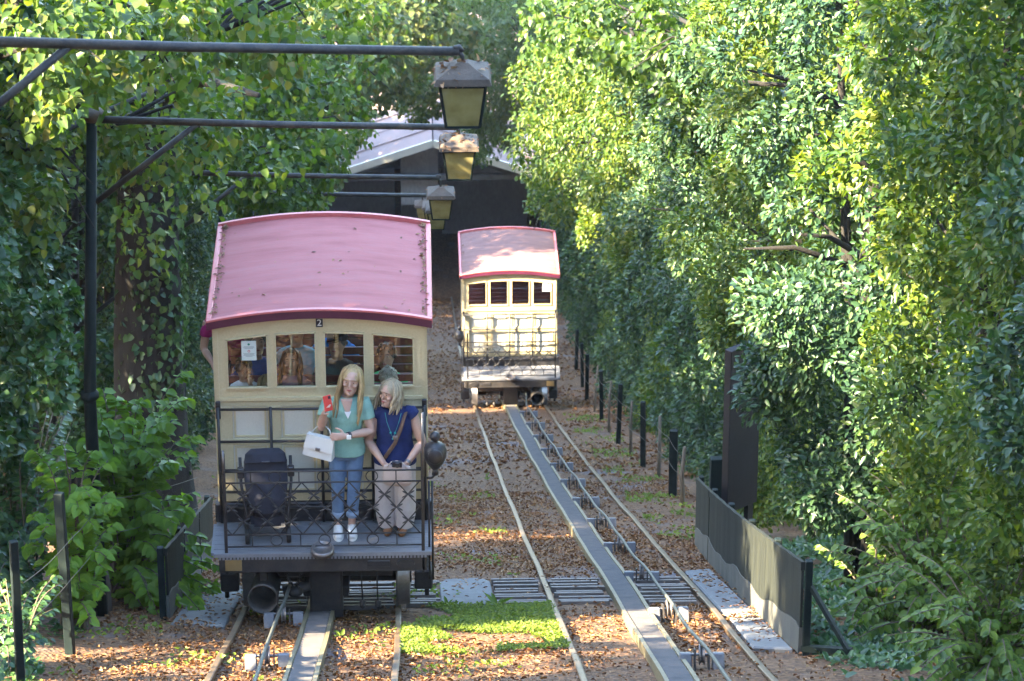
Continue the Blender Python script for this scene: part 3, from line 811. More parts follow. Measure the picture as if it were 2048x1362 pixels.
    for (ya) in (.40,1.80):
        zc=rail_z(ya)+.27+.025
        for s in (-1,1):
            wh=empty('wheel',(s*.7175,ya,zc),0,t)
            mb=MB(); mb.lathe((-s*.075,0,0),(s,0,0),[(0,.10),(0,.30),(.022,.298),(.032,.272),(.125,.266),(.13,.255),(.13,.225),(.11,.215),(.11,.10)],32,(0,0,1)); mb.build('tyre',M['steel'],wh,True)
            mb=MB(); mb.lathe((-s*.05,0,0),(s,0,0),[(0,.0),(0,.22),(.06,.22),(.07,.07),(.12,.06),(.12,0)],24,(0,0,1)); mb.build('wheel_disc',M['chassis'],wh,True)
            if ya<1:
                MB().box(s*.90-.085,s*.90+.085,ya-.10,ya+.10,zc-.10,zc+.10).build('axle_box',M['chassis'],uf,bevel=.015)
                sp=MB(); sp.tube([(s*.90,ya,zc+.09),(s*.90,ya,zc+.22)],.035,10)
                for q in range(4): sp.lathe((s*.90,ya,zc+.10+q*.03),(0,0,1),[(0,.035),(.006,.055),(.018,.055),(.024,.035)],12)
                sp.build('spring',M['black'],uf,True)
                MB().tube([(s*.93,ya-.06,zc-.10),(s*.93,ya-.06,zc-.17)],.022,8).build('drain_plug',M['chassis'],uf)
        MB().tube([(-.72,ya,zc),(.72,ya,zc)],.045,12).build('axle',M['chassis'],uf,True)
    # pinion housing over the rack
    zc=rail_z(.0)
    MB().box(-.14,.16,-.30,.45,zc+.06,-.3).build('pinion_housing',M['chassis'],uf,bevel=.02)
    MB().box(-.20,.22,-.20,.40,zc+.24,zc+.34).build('pinion_flange',M['chassis'],uf,bevel=.01)
    MB().box(-.03,.05,-.31,-.295,zc+.10,zc+.14).build('inspection_plate',M['block'],uf)
    MB().box(-.62,.62,-.12,-.05,-.52,-.44).build('cross_beam',M['chassis'],uf,bevel=.01)
    # drain pipe
    pxc=mx*-.54; pv=MB()
    prof=[(0,.118),(0,.136),(.05,.138),(.30,.125),(.30,.112),(.02,.118)]
    pv.lathe((pxc,FR+.06,-.45),(-.06*mx,-1,.10),[(-.3,.112),(-.3,.125),(.0,.132),(.06,.138),(.10,.143),(.10,.125),(.0,.116),(-.28,.10),(-.28,0)],26); pv.build('drain_pipe',M['lampiron'],uf,True)
    MB().box(pxc-.03,pxc+.03,FR+.10,FR+.18,-.33,-.10).build('pipe_hanger',M['chassis'],uf)
    # brake chains and coupling block to the cable
    cx_=CABX['left']-TRACKS['left'] if mx>0 else CABX['right']-TRACKS['right']
    cpt=Vector((cx_+.04,-.32,-.56))
    for dx in (-.11,.09):
        a=Vector((cx_+.04+dx,FR+.15,-.20)); n=11
        ch=MB()
        for k in range(n):
            p=a+(cpt-a)*((k+.5)/n); dr=(cpt-a).normalized(); sd=Vector((1,0,0)) if k%2 else Vector((0,1,0))
            for q in range(8):
                a1=2*math.pi*q/8;a2=2*math.pi*(q+1)/8; ln=.034;wd=.014
                ch.bar(p+dr*(ln*math.cos(a1))+sd*(wd*math.sin(a1)),p+dr*(ln*math.cos(a2))+sd*(wd*math.sin(a2)),.007,.007,(.3,.5,.8))
        ch.build('safety_chain',M['chassis'],uf)
    mb=MB(); mb.ball(cpt,.075,.06,.055); mb.loft([cpt+Vector((-.11,.05,-.02)),cpt+Vector((.14,.06,.03))],.05,12); mb.build('cable_clamp',M['chassis'],uf,True)
    # hanging brake hose ends
    for dx in (.33,.47):
        mb=MB(); mb.tube([(mx*dx,-.2,-.40),(mx*dx+.01,-.2,-.72)],.008,6); mb.lathe((mx*dx+.01,-.2,-.72),(0,0,-1),[(0,.008),(.02,.03),(.07,.028),(.09,.01)],10); mb.build('hanging_hook',M['chassis'],uf,True)
    # ---- benches inside, red slats
    for (yb) in (.74,1.36,1.96):
        bn=empty('bench',(0,yb,0),0,t)
        for k in range(4): MB().box(-.88,.88,-.34+.085*k,-.265+.085*k,.50,.525).build('slat',M['redwood'],bn)
        for k in range(6): MB().bar((-.88,.02+.012*k,.62+k*.085),(.88,.02+.012*k,.62+k*.085),.02,.07).build('slat',M['redwood'],bn)
        for s in (-1,0,1): MB().box(s*.8-.02,s*.8+.02,-.30,.04,0.0,.50).build('bench_leg',M['inside'],bn)
    return t

# ================================================================== people
def skinmat(name,c):
    m=paint(name,c,0.5,var=0.08,scale=12,bump=0.05)
    b=m.node_tree.nodes['Principled BSDF']
    try:
        b.inputs['Subsurface Weight'].default_value=0.12; b.inputs['Subsurface Radius'].default_value=(.01,.004,.002)
    except Exception: pass
    return m
M['skin']=skinmat('fair_skin',(0.47,0.30,0.23)); M['skin2']=skinmat('tanned_skin',(0.42,0.26,0.19)); M['skin3']=skinmat('olive_skin',(0.46,0.28,0.20))
M['lip']=paint('lips',(0.32,0.075,0.07),0.45,var=.1,bump=0); M['eye']=paint('dark_eye',(0.03,0.02,0.018),0.2,var=.1,bump=0); M['eyewhite']=paint('eye_white',(0.42,0.33,0.28),0.3,var=.05,bump=0)
def cloth(name,c,scale=18,var=.18,bump=.4): return paint(name,c,0.85,var=var,scale=scale,bump=bump,spec=.2)
def hairmat(name,c):
    m=paint(name,c,0.42,var=.35,scale=10,bump=.5,stretch=(8,8,0.6)); nt=m.node_tree; b=nt.nodes['Principled BSDF']
    g=N(nt,'ShaderNodeNewGeometry'); r=ramp(nt,[(0,(.60,.58,.54)),(.5,(.95,.93,.9)),(1,(1.3,1.28,1.22))]); mx=N(nt,'ShaderNodeMix',data_type='RGBA',blend_type='MULTIPLY'); mx.inputs['Factor'].default_value=1
    src=b.inputs['Base Color'].links[0].from_socket
    nt.links.new(g.outputs['Random Per Island'],r.inputs[0]); nt.links.new(src,mx.inputs['A']); nt.links.new(r.outputs[0],mx.inputs['B']); nt.links.new(mx.outputs['Result'],b.inputs['Base Color'])
    return m
M['h_blond']=hairmat('blond_hair',(0.40,0.29,0.14)); M['h_grey']=hairmat('ash_blond_hair',(0.32,0.26,0.17)); M['h_brown']=hairmat('brown_hair',(0.045,0.025,0.016)); M['h_dark']=hairmat('dark_hair',(0.016,0.012,0.011)); M['h_white']=hairmat('white_hair',(0.55,0.53,0.50)); M['h_silver']=hairmat('silver_hair',(0.30,0.31,0.33))

def hand(mb, wrist, direc, palm, side, curl=0.5, spread=0.12, grip=0.0, size=1.0):
    """palm and five fingers; direc points from wrist to knuckles, palm is where the palm faces"""
    w=Vector(wrist); d=Vector(direc).normalized(); n=Vector(palm); n=(n-d*n.dot(d)).normalized()
    s=d.cross(n)*side                                  # towards the thumb
    k=size
    mb.loft([w-d*.015*k,w+d*.02*k,w+d*.05*k,w+d*.085*k],[(.022*k,.017*k),(.030*k,.016*k),(.038*k,.015*k),(.038*k,.012*k)],12,s)
    L=[.068,.078,.073,.058]
    for i in range(4):
        off=(1.5-i)*.0185*k
        p=w+d*.082*k+s*off; a=(1.5-i)*spread
        dr=(d*math.cos(a)+s*math.sin(a)).normalized(); pts=[p]; ang=0
        for q in range(3):
            ang+=curl*(0.6+0.25*q)+grip*.2
            dd=(dr*math.cos(ang)+n*math.sin(ang)); p=p+dd*(L[i]*k*(.42,.32,.26)[q]); pts.append(p)
        mb.loft(pts,[.0092*k,.0088*k,.0078*k,.0058*k],8,s)
    p=w+d*.025*k+s*.028*k; pts=[p]; dr=(d*.55+s*.75+n*.25).normalized()
    for q in range(2):
        p=p+dr*(.036*k); pts.append(p); dr=(dr+d*.45-s*.25+n*(.25+grip*.4)).normalized()
    p=p+dr*(.024*k); pts.append(p)
    mb.loft(pts,[.013*k,.0115*k,.010*k,.0065*k],8,n)

def head_frame(c, yaw=0, pitch=0, roll=0):
    return Matrix.Translation(Vector(c)) @ Euler((pitch,roll,yaw),'XYZ').to_matrix().to_4x4()
def head(mb, F, k=1.0):
    rings=[(-.118,.022,.020,-.056),(-.105,.040,.036,-.050),(-.085,.053,.056,-.030),(-.06,.061,.074,-.012),(-.03,.068,.086,-.002),(.0,.072,.093,.002),(.03,.0745,.097,.004),(.06,.072,.094,.006),(.085,.062,.082,.010),(.105,.045,.060,.012),(.118,.020,.028,.012)]
    mb.loft([F@Vector((0,y*k,z*k)) for z,a,b,y in rings],[(a*k,b*k) for z,a,b,y in rings],20,(F.to_3x3()@Vector((1,0,0))))
    T=lambda x,y,z: F@Vector((x*k,y*k,z*k))
    mb.loft([T(0,-.088,.022),T(0,-.098,-.002),T(0,-.107,-.022),T(0,-.092,-.036)],[.007*k,.009*k,.0115*k,.008*k],8)      # nose
    mb.loft([T(-.022,-.080,-.056),T(0,-.090,-.056),T(.022,-.080,-.056)],[.006*k,.010*k,.006*k],8)                      # lips
    mb.loft([T(-.05,-.072,.036),T(0,-.094,.040),T(.05,-.072,.036)],[.008*k,.009*k,.008*k],8)                              # brow
    mb.loft([T(-.012,-.080,-.098),T(.012,-.080,-.098)],[.015*k,.015*k],8)                                               # chin
    for s in (-1,1):
        mb.ball(T(s*.040,-.060,-.022),.022*k,.022*k,.018*k,10,6)
        mb.loft([T(s*.074,.005,.022),T(s*.079,.014,.005),T(s*.072,.006,-.028)],[.010*k,.013*k,.008*k],8)
def face(root, F, k=1.0, brow='h_brown', glasses=False):
    T=lambda x,y,z: F@Vector((x*k,y*k,z*k))
    for s in (-1,1):
        a=MB(); a.ball(T(s*.031,-.0815,.015),.0125*k,.008*k,.0052*k,10,6); a.build('eye',M['eyewhite'],root,True)
        a=MB(); a.ball(T(s*.031,-.0885,.0145),.0052*k,.0036*k,.0048*k,8,6); a.build('iris',M['eye'],root,True)
        a=MB(); a.loft([T(s*.013,-.0965,.034),T(s*.032,-.0945,.040),T(s*.050,-.082,.034)],[.003*k,.0036*k,.002*k],6); a.build('eyebrow',M[brow],root,True)
    a=MB(); a.loft([T(-.021,-.086,-.0575),T(-.008,-.0955,-.054),T(0,-.0965,-.0552),T(.008,-.0955,-.054),T(.021,-.086,-.0575)],[.003*k,.0072*k,.0065*k,.0072*k,.003*k],6); a.build('mouth',M['lip'],root,True)
def hair(root, F, mat, style='short', k=1.0, seed=1, length=.3):
    g=random.Random(seed); T=lambda x,y,z: F@Vector((x*k,y*k,z*k))
    mb=MB()
    # cap over crown, back and temples, open at the face
    vs=[];fs=[]; n=22; m=9
    for i in range(m+1):
        ph=i/m
        for q in range(n+1):
            th=-math.pi/2+ (q/n)*2*math.pi             # starts at the face (-y)
            fr=abs(((q/n)*2-1))                        # 1 at face, 0 at back
            lim=1.95 if fr<.62 else (1.95-(fr-.62)/.38*1.13)
            if style=='short': lim=min(lim,1.85)
            a=lim*ph
            x=.084*math.sin(a)*math.cos(th); y=.012+.108*math.sin(a)*math.sin(th); z=.022+.108*math.cos(a)
            b=1+g.uniform(-.015,.02)
            vs.append(T(x*b,y*b,z*b))
    for i in range(m):
        for q in range(n): fs.append((i*(n+1)+q,i*(n+1)+q+1,(i+1)*(n+1)+q+1,(i+1)*(n+1)+q))
    mb.add(vs,fs)
    if style in ('long','bob','child'):
        nl=46 if style!='child' else 24
        for i in range(nl):
            u=i/(nl-1); an=math.radians(-24)+u*math.radians(228)   # right temple round the back to the left temple
            an=an+g.uniform(-.05,.05)
            ca,sa=math.cos(an),math.sin(an)
            ln=length*g.uniform(.82,1.08)
            front=max(0,-sa)
            pts=[T(.03*ca,.012+.03*sa,.128),T(.074*ca,.012+.095*sa,.085),T(.092*ca,.012+.112*sa,.02)]
            rad=[.010,.016,.018]
            steps=6
            wx=g.uniform(-.02,.02); 
            for q in range(1,steps+1):
                t_=q/steps; flare=.010*math.sin(t_*2.2)
                zz=.02-ln*t_
                fw=-(.055*t_ if ca*ca>.35 and sa<.35 else 0)
                pts.append(T((.092+flare)*ca+wx*t_+.008*math.sin(q*1.4+i),.012+(.112+flare*.6)*sa+fw+.006*math.cos(q*1.7+i),zz)); rad.append(.017*(1-.75*t_**2))
            mb.loft(pts,[r*k for r in rad],7)
        if style=='fringe':
            for i in range(8):
                u=i/7; mb.loft([T(.02-.05*u,-.03-.02*u,.13),T(.05-.02*u+.02,-.075,.10),T(.085,-.06+.01*u,.05),T(.096,-.03+.02*u,-.04)],[.008*k,.014*k,.014*k,.006*k],6)
    else:
        for i in range(60):
            an=g.uniform(0,6.28); a=g.uniform(.1,1.75); 
            if math.sin(an)<-.3 and a>.85: continue
            p0=T(.085*math.sin(a)*math.cos(an),.012+.108*math.sin(a)*math.sin(an),.022+.110*math.cos(a)); p1=T(.092*math.sin(a+.3)*math.cos(an),.012+.115*math.sin(a+.3)*math.sin(an),.02+.112*math.cos(a+.3))
            mb.loft([p0,(p0+p1)/2+Vector((0,0,.004)),p1],[.008*k,.011*k,.004*k],6)
    return mb.build('hair',mat,root,True)

def limb(mb, pts, rad, n=14, ref=(1,0,0)): mb.loft(pts, rad, n, ref)
def lerp(a,b,t): return Vector(a)*(1-t)+Vector(b)*t

def woman_photo(loc):
    """standing, right hand raised with a phone, left arm folded across the waist"""
    t=empty('person',loc,R(3)); tag(t,'woman in mint top and rolled jeans raising a red phone on the platform','person','women standing on the front platform')
    F=head_frame((.055,-.02,1.475),R(-10),R(-4),R(7))
    neck=(.03,.01,1.345)
    sk=MB(); head(sk,F,1.0)
    sk.loft([(.045,.0,1.42),(.03,.01,1.34),(.02,.015,1.29)],[.046,.047,.062],14)
    torso=[(1.30,.130,.070,.012),(1.24,.145,.090,.005),(1.14,.132,.095,.0),(1.02,.112,.084,.0),(.92,.130,.096,.005),(.83,.140,.105,.01),(.77,.130,.10,.01)]
    P=[(.012*(z-.77)/.5+.0,y,z) for z,a,b,y in torso]
    sk.loft(P,[(a,b) for z,a,b,y in torso],18)
    shR=Vector((-.145,.01,1.275)); elR=Vector((-.215,-.10,1.075)); wrR=Vector((-.185,-.225,1.275))
    shL=Vector((.168,.01,1.265)); elL=Vector((.215,-.05,1.005)); wrL=Vector((-.005,-.20,1.035))
    for sh,el,wr in ((shR,elR,wrR),(shL,elL,wrL)):
        sk.loft([sh+Vector((0,0,.01)),lerp(sh,el,.35),lerp(sh,el,.75),el,lerp(el,wr,.25),lerp(el,wr,.6),wr],[.044,.045,.041,.038,.040,.033,.024],14,(0,1,0))
    hd=Vector((.015,-.045,.10)); hand(sk,wrR,hd,(.75,-.2,.1),-1,.42,.05,.5,.95)
    hand(sk,wrL,(-.9,-.25,.10),(0,.9,-.2),-1,.30,.06,0,.95)
    for s in (-1,1):
        hip=Vector((s*.080,.01,.80)); kn=Vector((s*.068-.01,-.02,.45)); an=Vector((s*.060-.025,.0,.085))
        sk.loft([hip,lerp(hip,kn,.5),kn,lerp(kn,an,.35),lerp(kn,an,.8),an],[.072,.062,.048,.047,.034,.032],14)
        sk.loft([an+Vector((0,.03,-.01)),an+Vector((0,-.05,-.045)),an+Vector((0,-.13,-.055))],[(.030,.03),(.036,.03),(.030,.016)],12)
    link('body',remeshed(sk,'body',M['skin'],.0068,2),t)
    face(t,F,1.0,'h_blond'); hair(t,F,M['h_blond'],'long',1.0,5,.36)
    # mint top with short sleeves and a v neck filled by a white camisole
    tp=MB(); tor=[(1.318,.100,.062,.012),(1.285,.148,.084,.010),(1.22,.163,.106,.0),(1.13,.150,.114,-.004),(1.02,.132,.102,-.004),(.92,.150,.114,.0),(.83,.166,.126,.004),(.785,.168,.128,.004)]
    tp.loft([(.012*(z-.77)/.5,y,z) for z,a,b,y in tor],[(a,b) for z,a,b,y in tor],24)
    for sh,el in ((shR,elR),(shL,elL)): tp.loft([sh+Vector((-.02 if sh.x>0 else .02,0,.018)),lerp(sh,el,.25),lerp(sh,el,.58)],[.060,.063,.062],14,(0,1,0))
    link('mint_top',remeshed(tp,'mint_top',cloth('mint_cloth',(0.24,0.42,0.34),10,.2),.008,3),t)
    vn=MB(); vn.add([(-.035,-.093,1.318),(.06,-.093,1.318),(.018,-.128,1.165),(-.035,-.070,1.33),(.06,-.070,1.33),(.018,-.10,1.165)],[(0,1,2),(3,5,4),(0,2,5,3),(1,4,5,2),(0,3,4,1)]); vn.build('neck_opening',M['skin'],t)
    vn=MB(); vn.add([(-.010,-.1165,1.225),(.046,-.1165,1.225),(.018,-.131,1.165),(-.01,-.10,1.225),(.046,-.10,1.225),(.018,-.11,1.165)],[(0,1,2),(3,5,4),(0,2,5,3),(1,4,5,2),(0,3,4,1)]); vn.build('camisole',M['white'],t)
    # jeans, cuffs rolled
    denim=cloth('washed_denim',(0.115,0.185,0.30),7,.35,.3); dl=cloth('denim_cuff',(0.22,0.30,0.42),8,.2)
    jn=MB(); jn.loft([(0,.01,.90),(0,.01,.82),(0,.012,.75)],[(.140,.104),(.152,.116),(.138,.108)],20)
    for s in (-1,1):
        hip=Vector((s*.080,.01,.80)); kn=Vector((s*.068-.01,-.02,.45)); an=Vector((s*.060-.025,.0,.085))
        jn.loft([hip,lerp(hip,kn,.5),kn,lerp(kn,an,.35),lerp(kn,an,.72)],[.080,.072,.058,.056,.048],16)
    link('jeans',remeshed(jn,'jeans',denim,.008,2),t)
    for s in (-1,1):
        kn=Vector((s*.068-.01,-.02,.45)); an=Vector((s*.060-.025,.0,.085))
        MB().loft([lerp(kn,an,.60),lerp(kn,an,.62),lerp(kn,an,.75),lerp(kn,an,.77)],[.048,.056,.055,.047],16).build('jeans_cuff',dl,t,True)
        fx=s*.060-.025; sh=MB()
        sh.loft([(fx,.050,.045),(fx,.02,.055),(fx,-.05,.052),(fx,-.115,.040),(fx,-.160,.028)],[(.028,.040),(.038,.054),(.043,.050),(.042,.038),(.024,.022)],16)
        o=link('sneaker',remeshed(sh,'sneaker',cloth('white_canvas',(0.66,0.66,0.64),12,.08),.007,2),t)
        MB().loft([(fx,-.055,.002),(fx,-.055,.022)],[(.047,.112),(.046,.110)],20).build('sole',M['white'],o)
        for q in range(3): MB().bar((fx-.018,-.065-.022*q,.093-.008*q),(fx+.018,-.065-.022*q,.093-.008*q),.006,.005).build('lace',M['white'],o)
    wt=MB(); wt.loft([lerp(elL,wrL,.84),lerp(elL,wrL,.93)],[.034,.033],14,(0,1,0)); w_=wt.build('watch',M['numplate'],t)
    c=lerp(elL,wrL,.885); MB().box(c.x-.02,c.x+.02,c.y-.040,c.y-.028,c.z-.02,c.z+.02).build('watch_face',M['white'],w_,bevel=.004)
    t.scale=(1.035,1.035,1.035)
    return t, wrR, hd, elR
def woman_navy(loc):
    t=empty('person',loc,R(-6)); tag(t,'woman in navy sleeveless top and pale wide trousers standing with hands joined','person','women standing on the front platform')
    F=head_frame((-.035,-.03,1.375),R(-32),R(-8),R(3))
    sk=MB(); head(sk,F,.98)
    sk.loft([(-.025,-.005,1.32),(-.01,.01,1.245),(0,.015,1.19)],[.050,.050,.070],14)
    torso=[(1.205,.118,.066,.012),(1.14,.138,.090,.008),(1.04,.142,.100,.004),(.93,.138,.098,.002),(.82,.156,.108,.005),(.74,.166,.115,.01),(.68,.15,.105,.01)]
    sk.loft([(0,y,z) for z,a,b,y in torso],[(a,b) for z,a,b,y in torso],18)
    shR=Vector((-.160,.014,1.150)); elR=Vector((-.235,-.03,.90)); wrR=Vector((-.075,-.19,.755))
    shL=Vector((.160,.014,1.150)); elL=Vector((.250,-.02,.90)); wrL=Vector((.125,-.19,.765))
    for sh,el,wr in ((shR,elR,wrR),(shL,elL,wrL)):
        sk.loft([sh+Vector((0,0,.012)),lerp(sh,el,.35),lerp(sh,el,.75),el,lerp(el,wr,.25),lerp(el,wr,.6),wr],[.044,.050,.046,.042,.043,.034,.025],14,(0,1,0))
    hand(sk,wrR,(.75,-.25,-.45),(.1,.8,-.4),-1,.42,.05,.2,.93); hand(sk,wrL,(-.80,-.25,-.35),(-.1,.8,-.4),1,.55,.05,.3,.93)
    for s in (-1,1):
        hip=Vector((s*.085,.01,.72)); kn=Vector((s*.07,-.02,.40)); an=Vector((s*.06,.0,.08))
        sk.loft([hip,lerp(hip,kn,.5),kn,lerp(kn,an,.35),lerp(kn,an,.8),an],[.085,.075,.056,.054,.036,.034],14)
        sk.loft([an+Vector((0,.03,-.01)),an+Vector((0,-.05,-.045)),an+Vector((0,-.12,-.055))],[(.030,.03),(.036,.03),(.030,.016)],12)
    link('body',remeshed(sk,'body',M['skin2'],.0068,2),t)
    face(t,F,.98,'h_grey'); hair(t,F,M['h_grey'],'bob',1.0,9,.17)
    tp=MB(); tor=[(1.222,.108,.066,.010),(1.185,.150,.088,.008),(1.11,.162,.112,.0),(1.02,.165,.122,-.004),(.92,.160,.118,-.004),(.82,.178,.128,.0),(.74,.194,.138,.004),(.69,.197,.140,.004)]
    tp.loft([(0,y,z) for z,a,b,y in tor],[(a,b) for z,a,b,y in tor],24)
    for s in (-1,1): tp.loft([(s*.09,.01,1.19),(s*.150,.01,1.175),(s*.178,.008,1.145)],[.056,.072,.064],14,(0,1,0))
    link('navy_top',remeshed(tp,'navy_top',cloth('navy_satin',(0.016,0.026,0.095),8,.35),.008,3),t)
    tr=cloth('pale_linen',(0.40,0.37,0.36),8,.15)
    jn=MB(); jn.loft([(0,.01,.80),(0,.01,.72),(0,.012,.64)],[(.178,.120),(.190,.132),(.178,.126)],20)
    for s in (-1,1):
        jn.loft([(s*.085,.01,.72),(s*.088,.0,.55),(s*.090,-.012,.35),(s*.088,-.02,.18),(s*.078,-.02,.06)],[(.105,.115),(.100,.105),(.098,.098),(.094,.096),(.080,.085)],18)
    link('wide_trousers',remeshed(jn,'wide_trousers',tr,.009,2),t)
    for s in (-1,1):
        fx=s*.065; sh=MB(); sh.loft([(fx,.030,.035),(fx,-.05,.040),(fx,-.11,.034),(fx,-.150,.022)],[(.030,.034),(.042,.038),(.042,.032),(.022,.018)],14)
        o=link('sandal',remeshed(sh,'sandal',cloth('tan_leather',(0.20,0.095,0.045),12,.2),.008,2),t)
    # necklace and beads
    nk=MB(); pts=[Vector((-.075,-.065,1.205)),Vector((-.055,-.105,1.13)),Vector((-.02,-.128,1.04)),Vector((.0,-.133,.985)),Vector((.02,-.128,1.04)),Vector((.05,-.105,1.13)),Vector((.07,-.065,1.205))]
    nk.tube(pts,.003,6); n_=nk.build('necklace',cloth('turquoise_cord',(0.06,0.25,0.24)),t)
    for p in pts[2:5]: a=MB(); a.ball(p+Vector((0,-.006,0)),.010,.008,.012,8,6); a.build('bead',cloth('turquoise_bead',(0.03,0.32,0.30)),n_,True)
    br=MB(); br.loft([lerp(elL,wrL,.86),lerp(elL,wrL,.95)],[.031,.030],14,(0,1,0)); br.build('bracelet',M['steel'],t)
    return t

def passenger(car, pos, label, shirt, hairm, style='short', skin='skin3', k=1.0, yaw=0.0, lean=(0,0), seat=None, arms='lap', sleeves=.55, extra=None, brow='h_dark', pitch=R(-13), hlen=.3):
    """seated in the car; pos is the head centre in the car's frame"""
    cl=Vector(car.location); hx,hy,hz=pos
    base=(hx-lean[0],hy-lean[1]+.0)
    t=empty('person',(cl.x+base[0],cl.y+base[1],cl.z),yaw*.3); tag(t,label,'person','passengers inside the nearer car')
    H=Vector((lean[0],lean[1]-.03,hz)); sh=hz-.225*k; hipz=max(.60,sh-.50*k)
    F=head_frame(H,yaw,pitch,lean[0]*-.3)
    sk=MB(); head(sk,F,k)
    cb=Vector((lean[0]*.6,lean[1]*.6,sh))
    sk.loft([H+Vector((0,.012,-.075)),cb+Vector((0,.012,.07)),cb+Vector((0,.01,.0))],[.05*k,.05*k,.075*k],12)
    hip=Vector((0,.10,hipz))
    W=.165*k
    sk.loft([cb+Vector((0,0,.03)),cb+Vector((0,0,-.06)),lerp(cb,hip,.45),lerp(cb,hip,.8),hip],[(W*.75,.07*k),(W,.10*k),(W*.92,.105*k),(W*.9,.105*k),(W*.95,.12*k)],16)
    A=[]
    for s in (-1,1):
        S=cb+Vector((s*W*1.03,.0,-.035)); 
        if arms=='chin' and s>0: E=S+Vector((-.02,-.12,-.24)); Wr=H+Vector((.05,-.12,-.10))
        elif arms=='up': E=S+Vector((s*.06,-.10,-.20)); Wr=S+Vector((-s*.04,-.28,-.08))
        else: E=S+Vector((s*.05,-.02,-.27*k)); Wr=S+Vector((-s*.03,-.24,-.33*k))
        A.append((S,E,Wr,s))
        sk.loft([S,lerp(S,E,.5),E,lerp(E,Wr,.3),Wr],[.048*k,.044*k,.039*k,.038*k,.025*k],12,(0,1,0))
        hand(sk,Wr,(Wr-E),(0,.3,-1) if arms!='chin' else (0,1,.2),-s,.4,.05,0,.9*k)
        kn=Vector((s*.09,-.26,hipz-.01)); ft=Vector((s*.09,-.24,.06))
        sk.loft([hip+Vector((s*.08,0,-.03)),kn,lerp(kn,ft,.5),ft],[.075*k,.058*k,.05*k,.035*k],12)
        sk.loft([ft+Vector((0,.04,0)),ft+Vector((0,-.10,-.03))],[(.035,.035),(.035,.02)],10)
    link('body',remeshed(sk,'body',M[skin],.012,1),t)
    face(t,F,k,brow); hair(t,F,M[hairm],style,k,int(abs(hx)*100+hz*10),hlen)
    tp=MB(); tp.loft([cb+Vector((0,0.005,.055)),cb+Vector((0,0,.02)),cb+Vector((0,0,-.07)),lerp(cb,hip,.45),lerp(cb,hip,.8),hip],[(W*.5,.06*k),(W*.93,.088*k),(W*1.08,.116*k),(W*1.02,.12*k),(W*1.0,.122*k),(W*1.05,.135*k)],18)
    for S,E,Wr,s in A:
        q=[S+Vector((-s*.03,0,.01)),lerp(S,E,.4),lerp(S,E,min(1,sleeves))]; r=[.058*k,.060*k,.056*k]
        if sleeves>1: q.append(lerp(E,Wr,.85)); r.append(.036*k)
        tp.loft(q,r,12,(0,1,0))
    link('shirt',remeshed(tp,'shirt',shirt,.015,2),t)
    pt=MB(); pt.loft([hip+Vector((0,0,.06)),hip+Vector((0,0,-.04))],[(W*1.02,.13*k),(W*1.02,.13*k)],14)
    for s in (-1,1):
        kn=Vector((s*.09,-.26,hipz-.01)); ft=Vector((s*.09,-.24,.06)); pt.loft([hip+Vector((s*.08,0,-.03)),kn,lerp(kn,ft,.5),lerp(kn,ft,.9)],[.085*k,.068*k,.06*k,.05*k],12)
    link('trousers',remeshed(pt,'trousers',cloth('dark_trousers',(0.03,0.035,0.05)),.014,2),t)
    return t,F

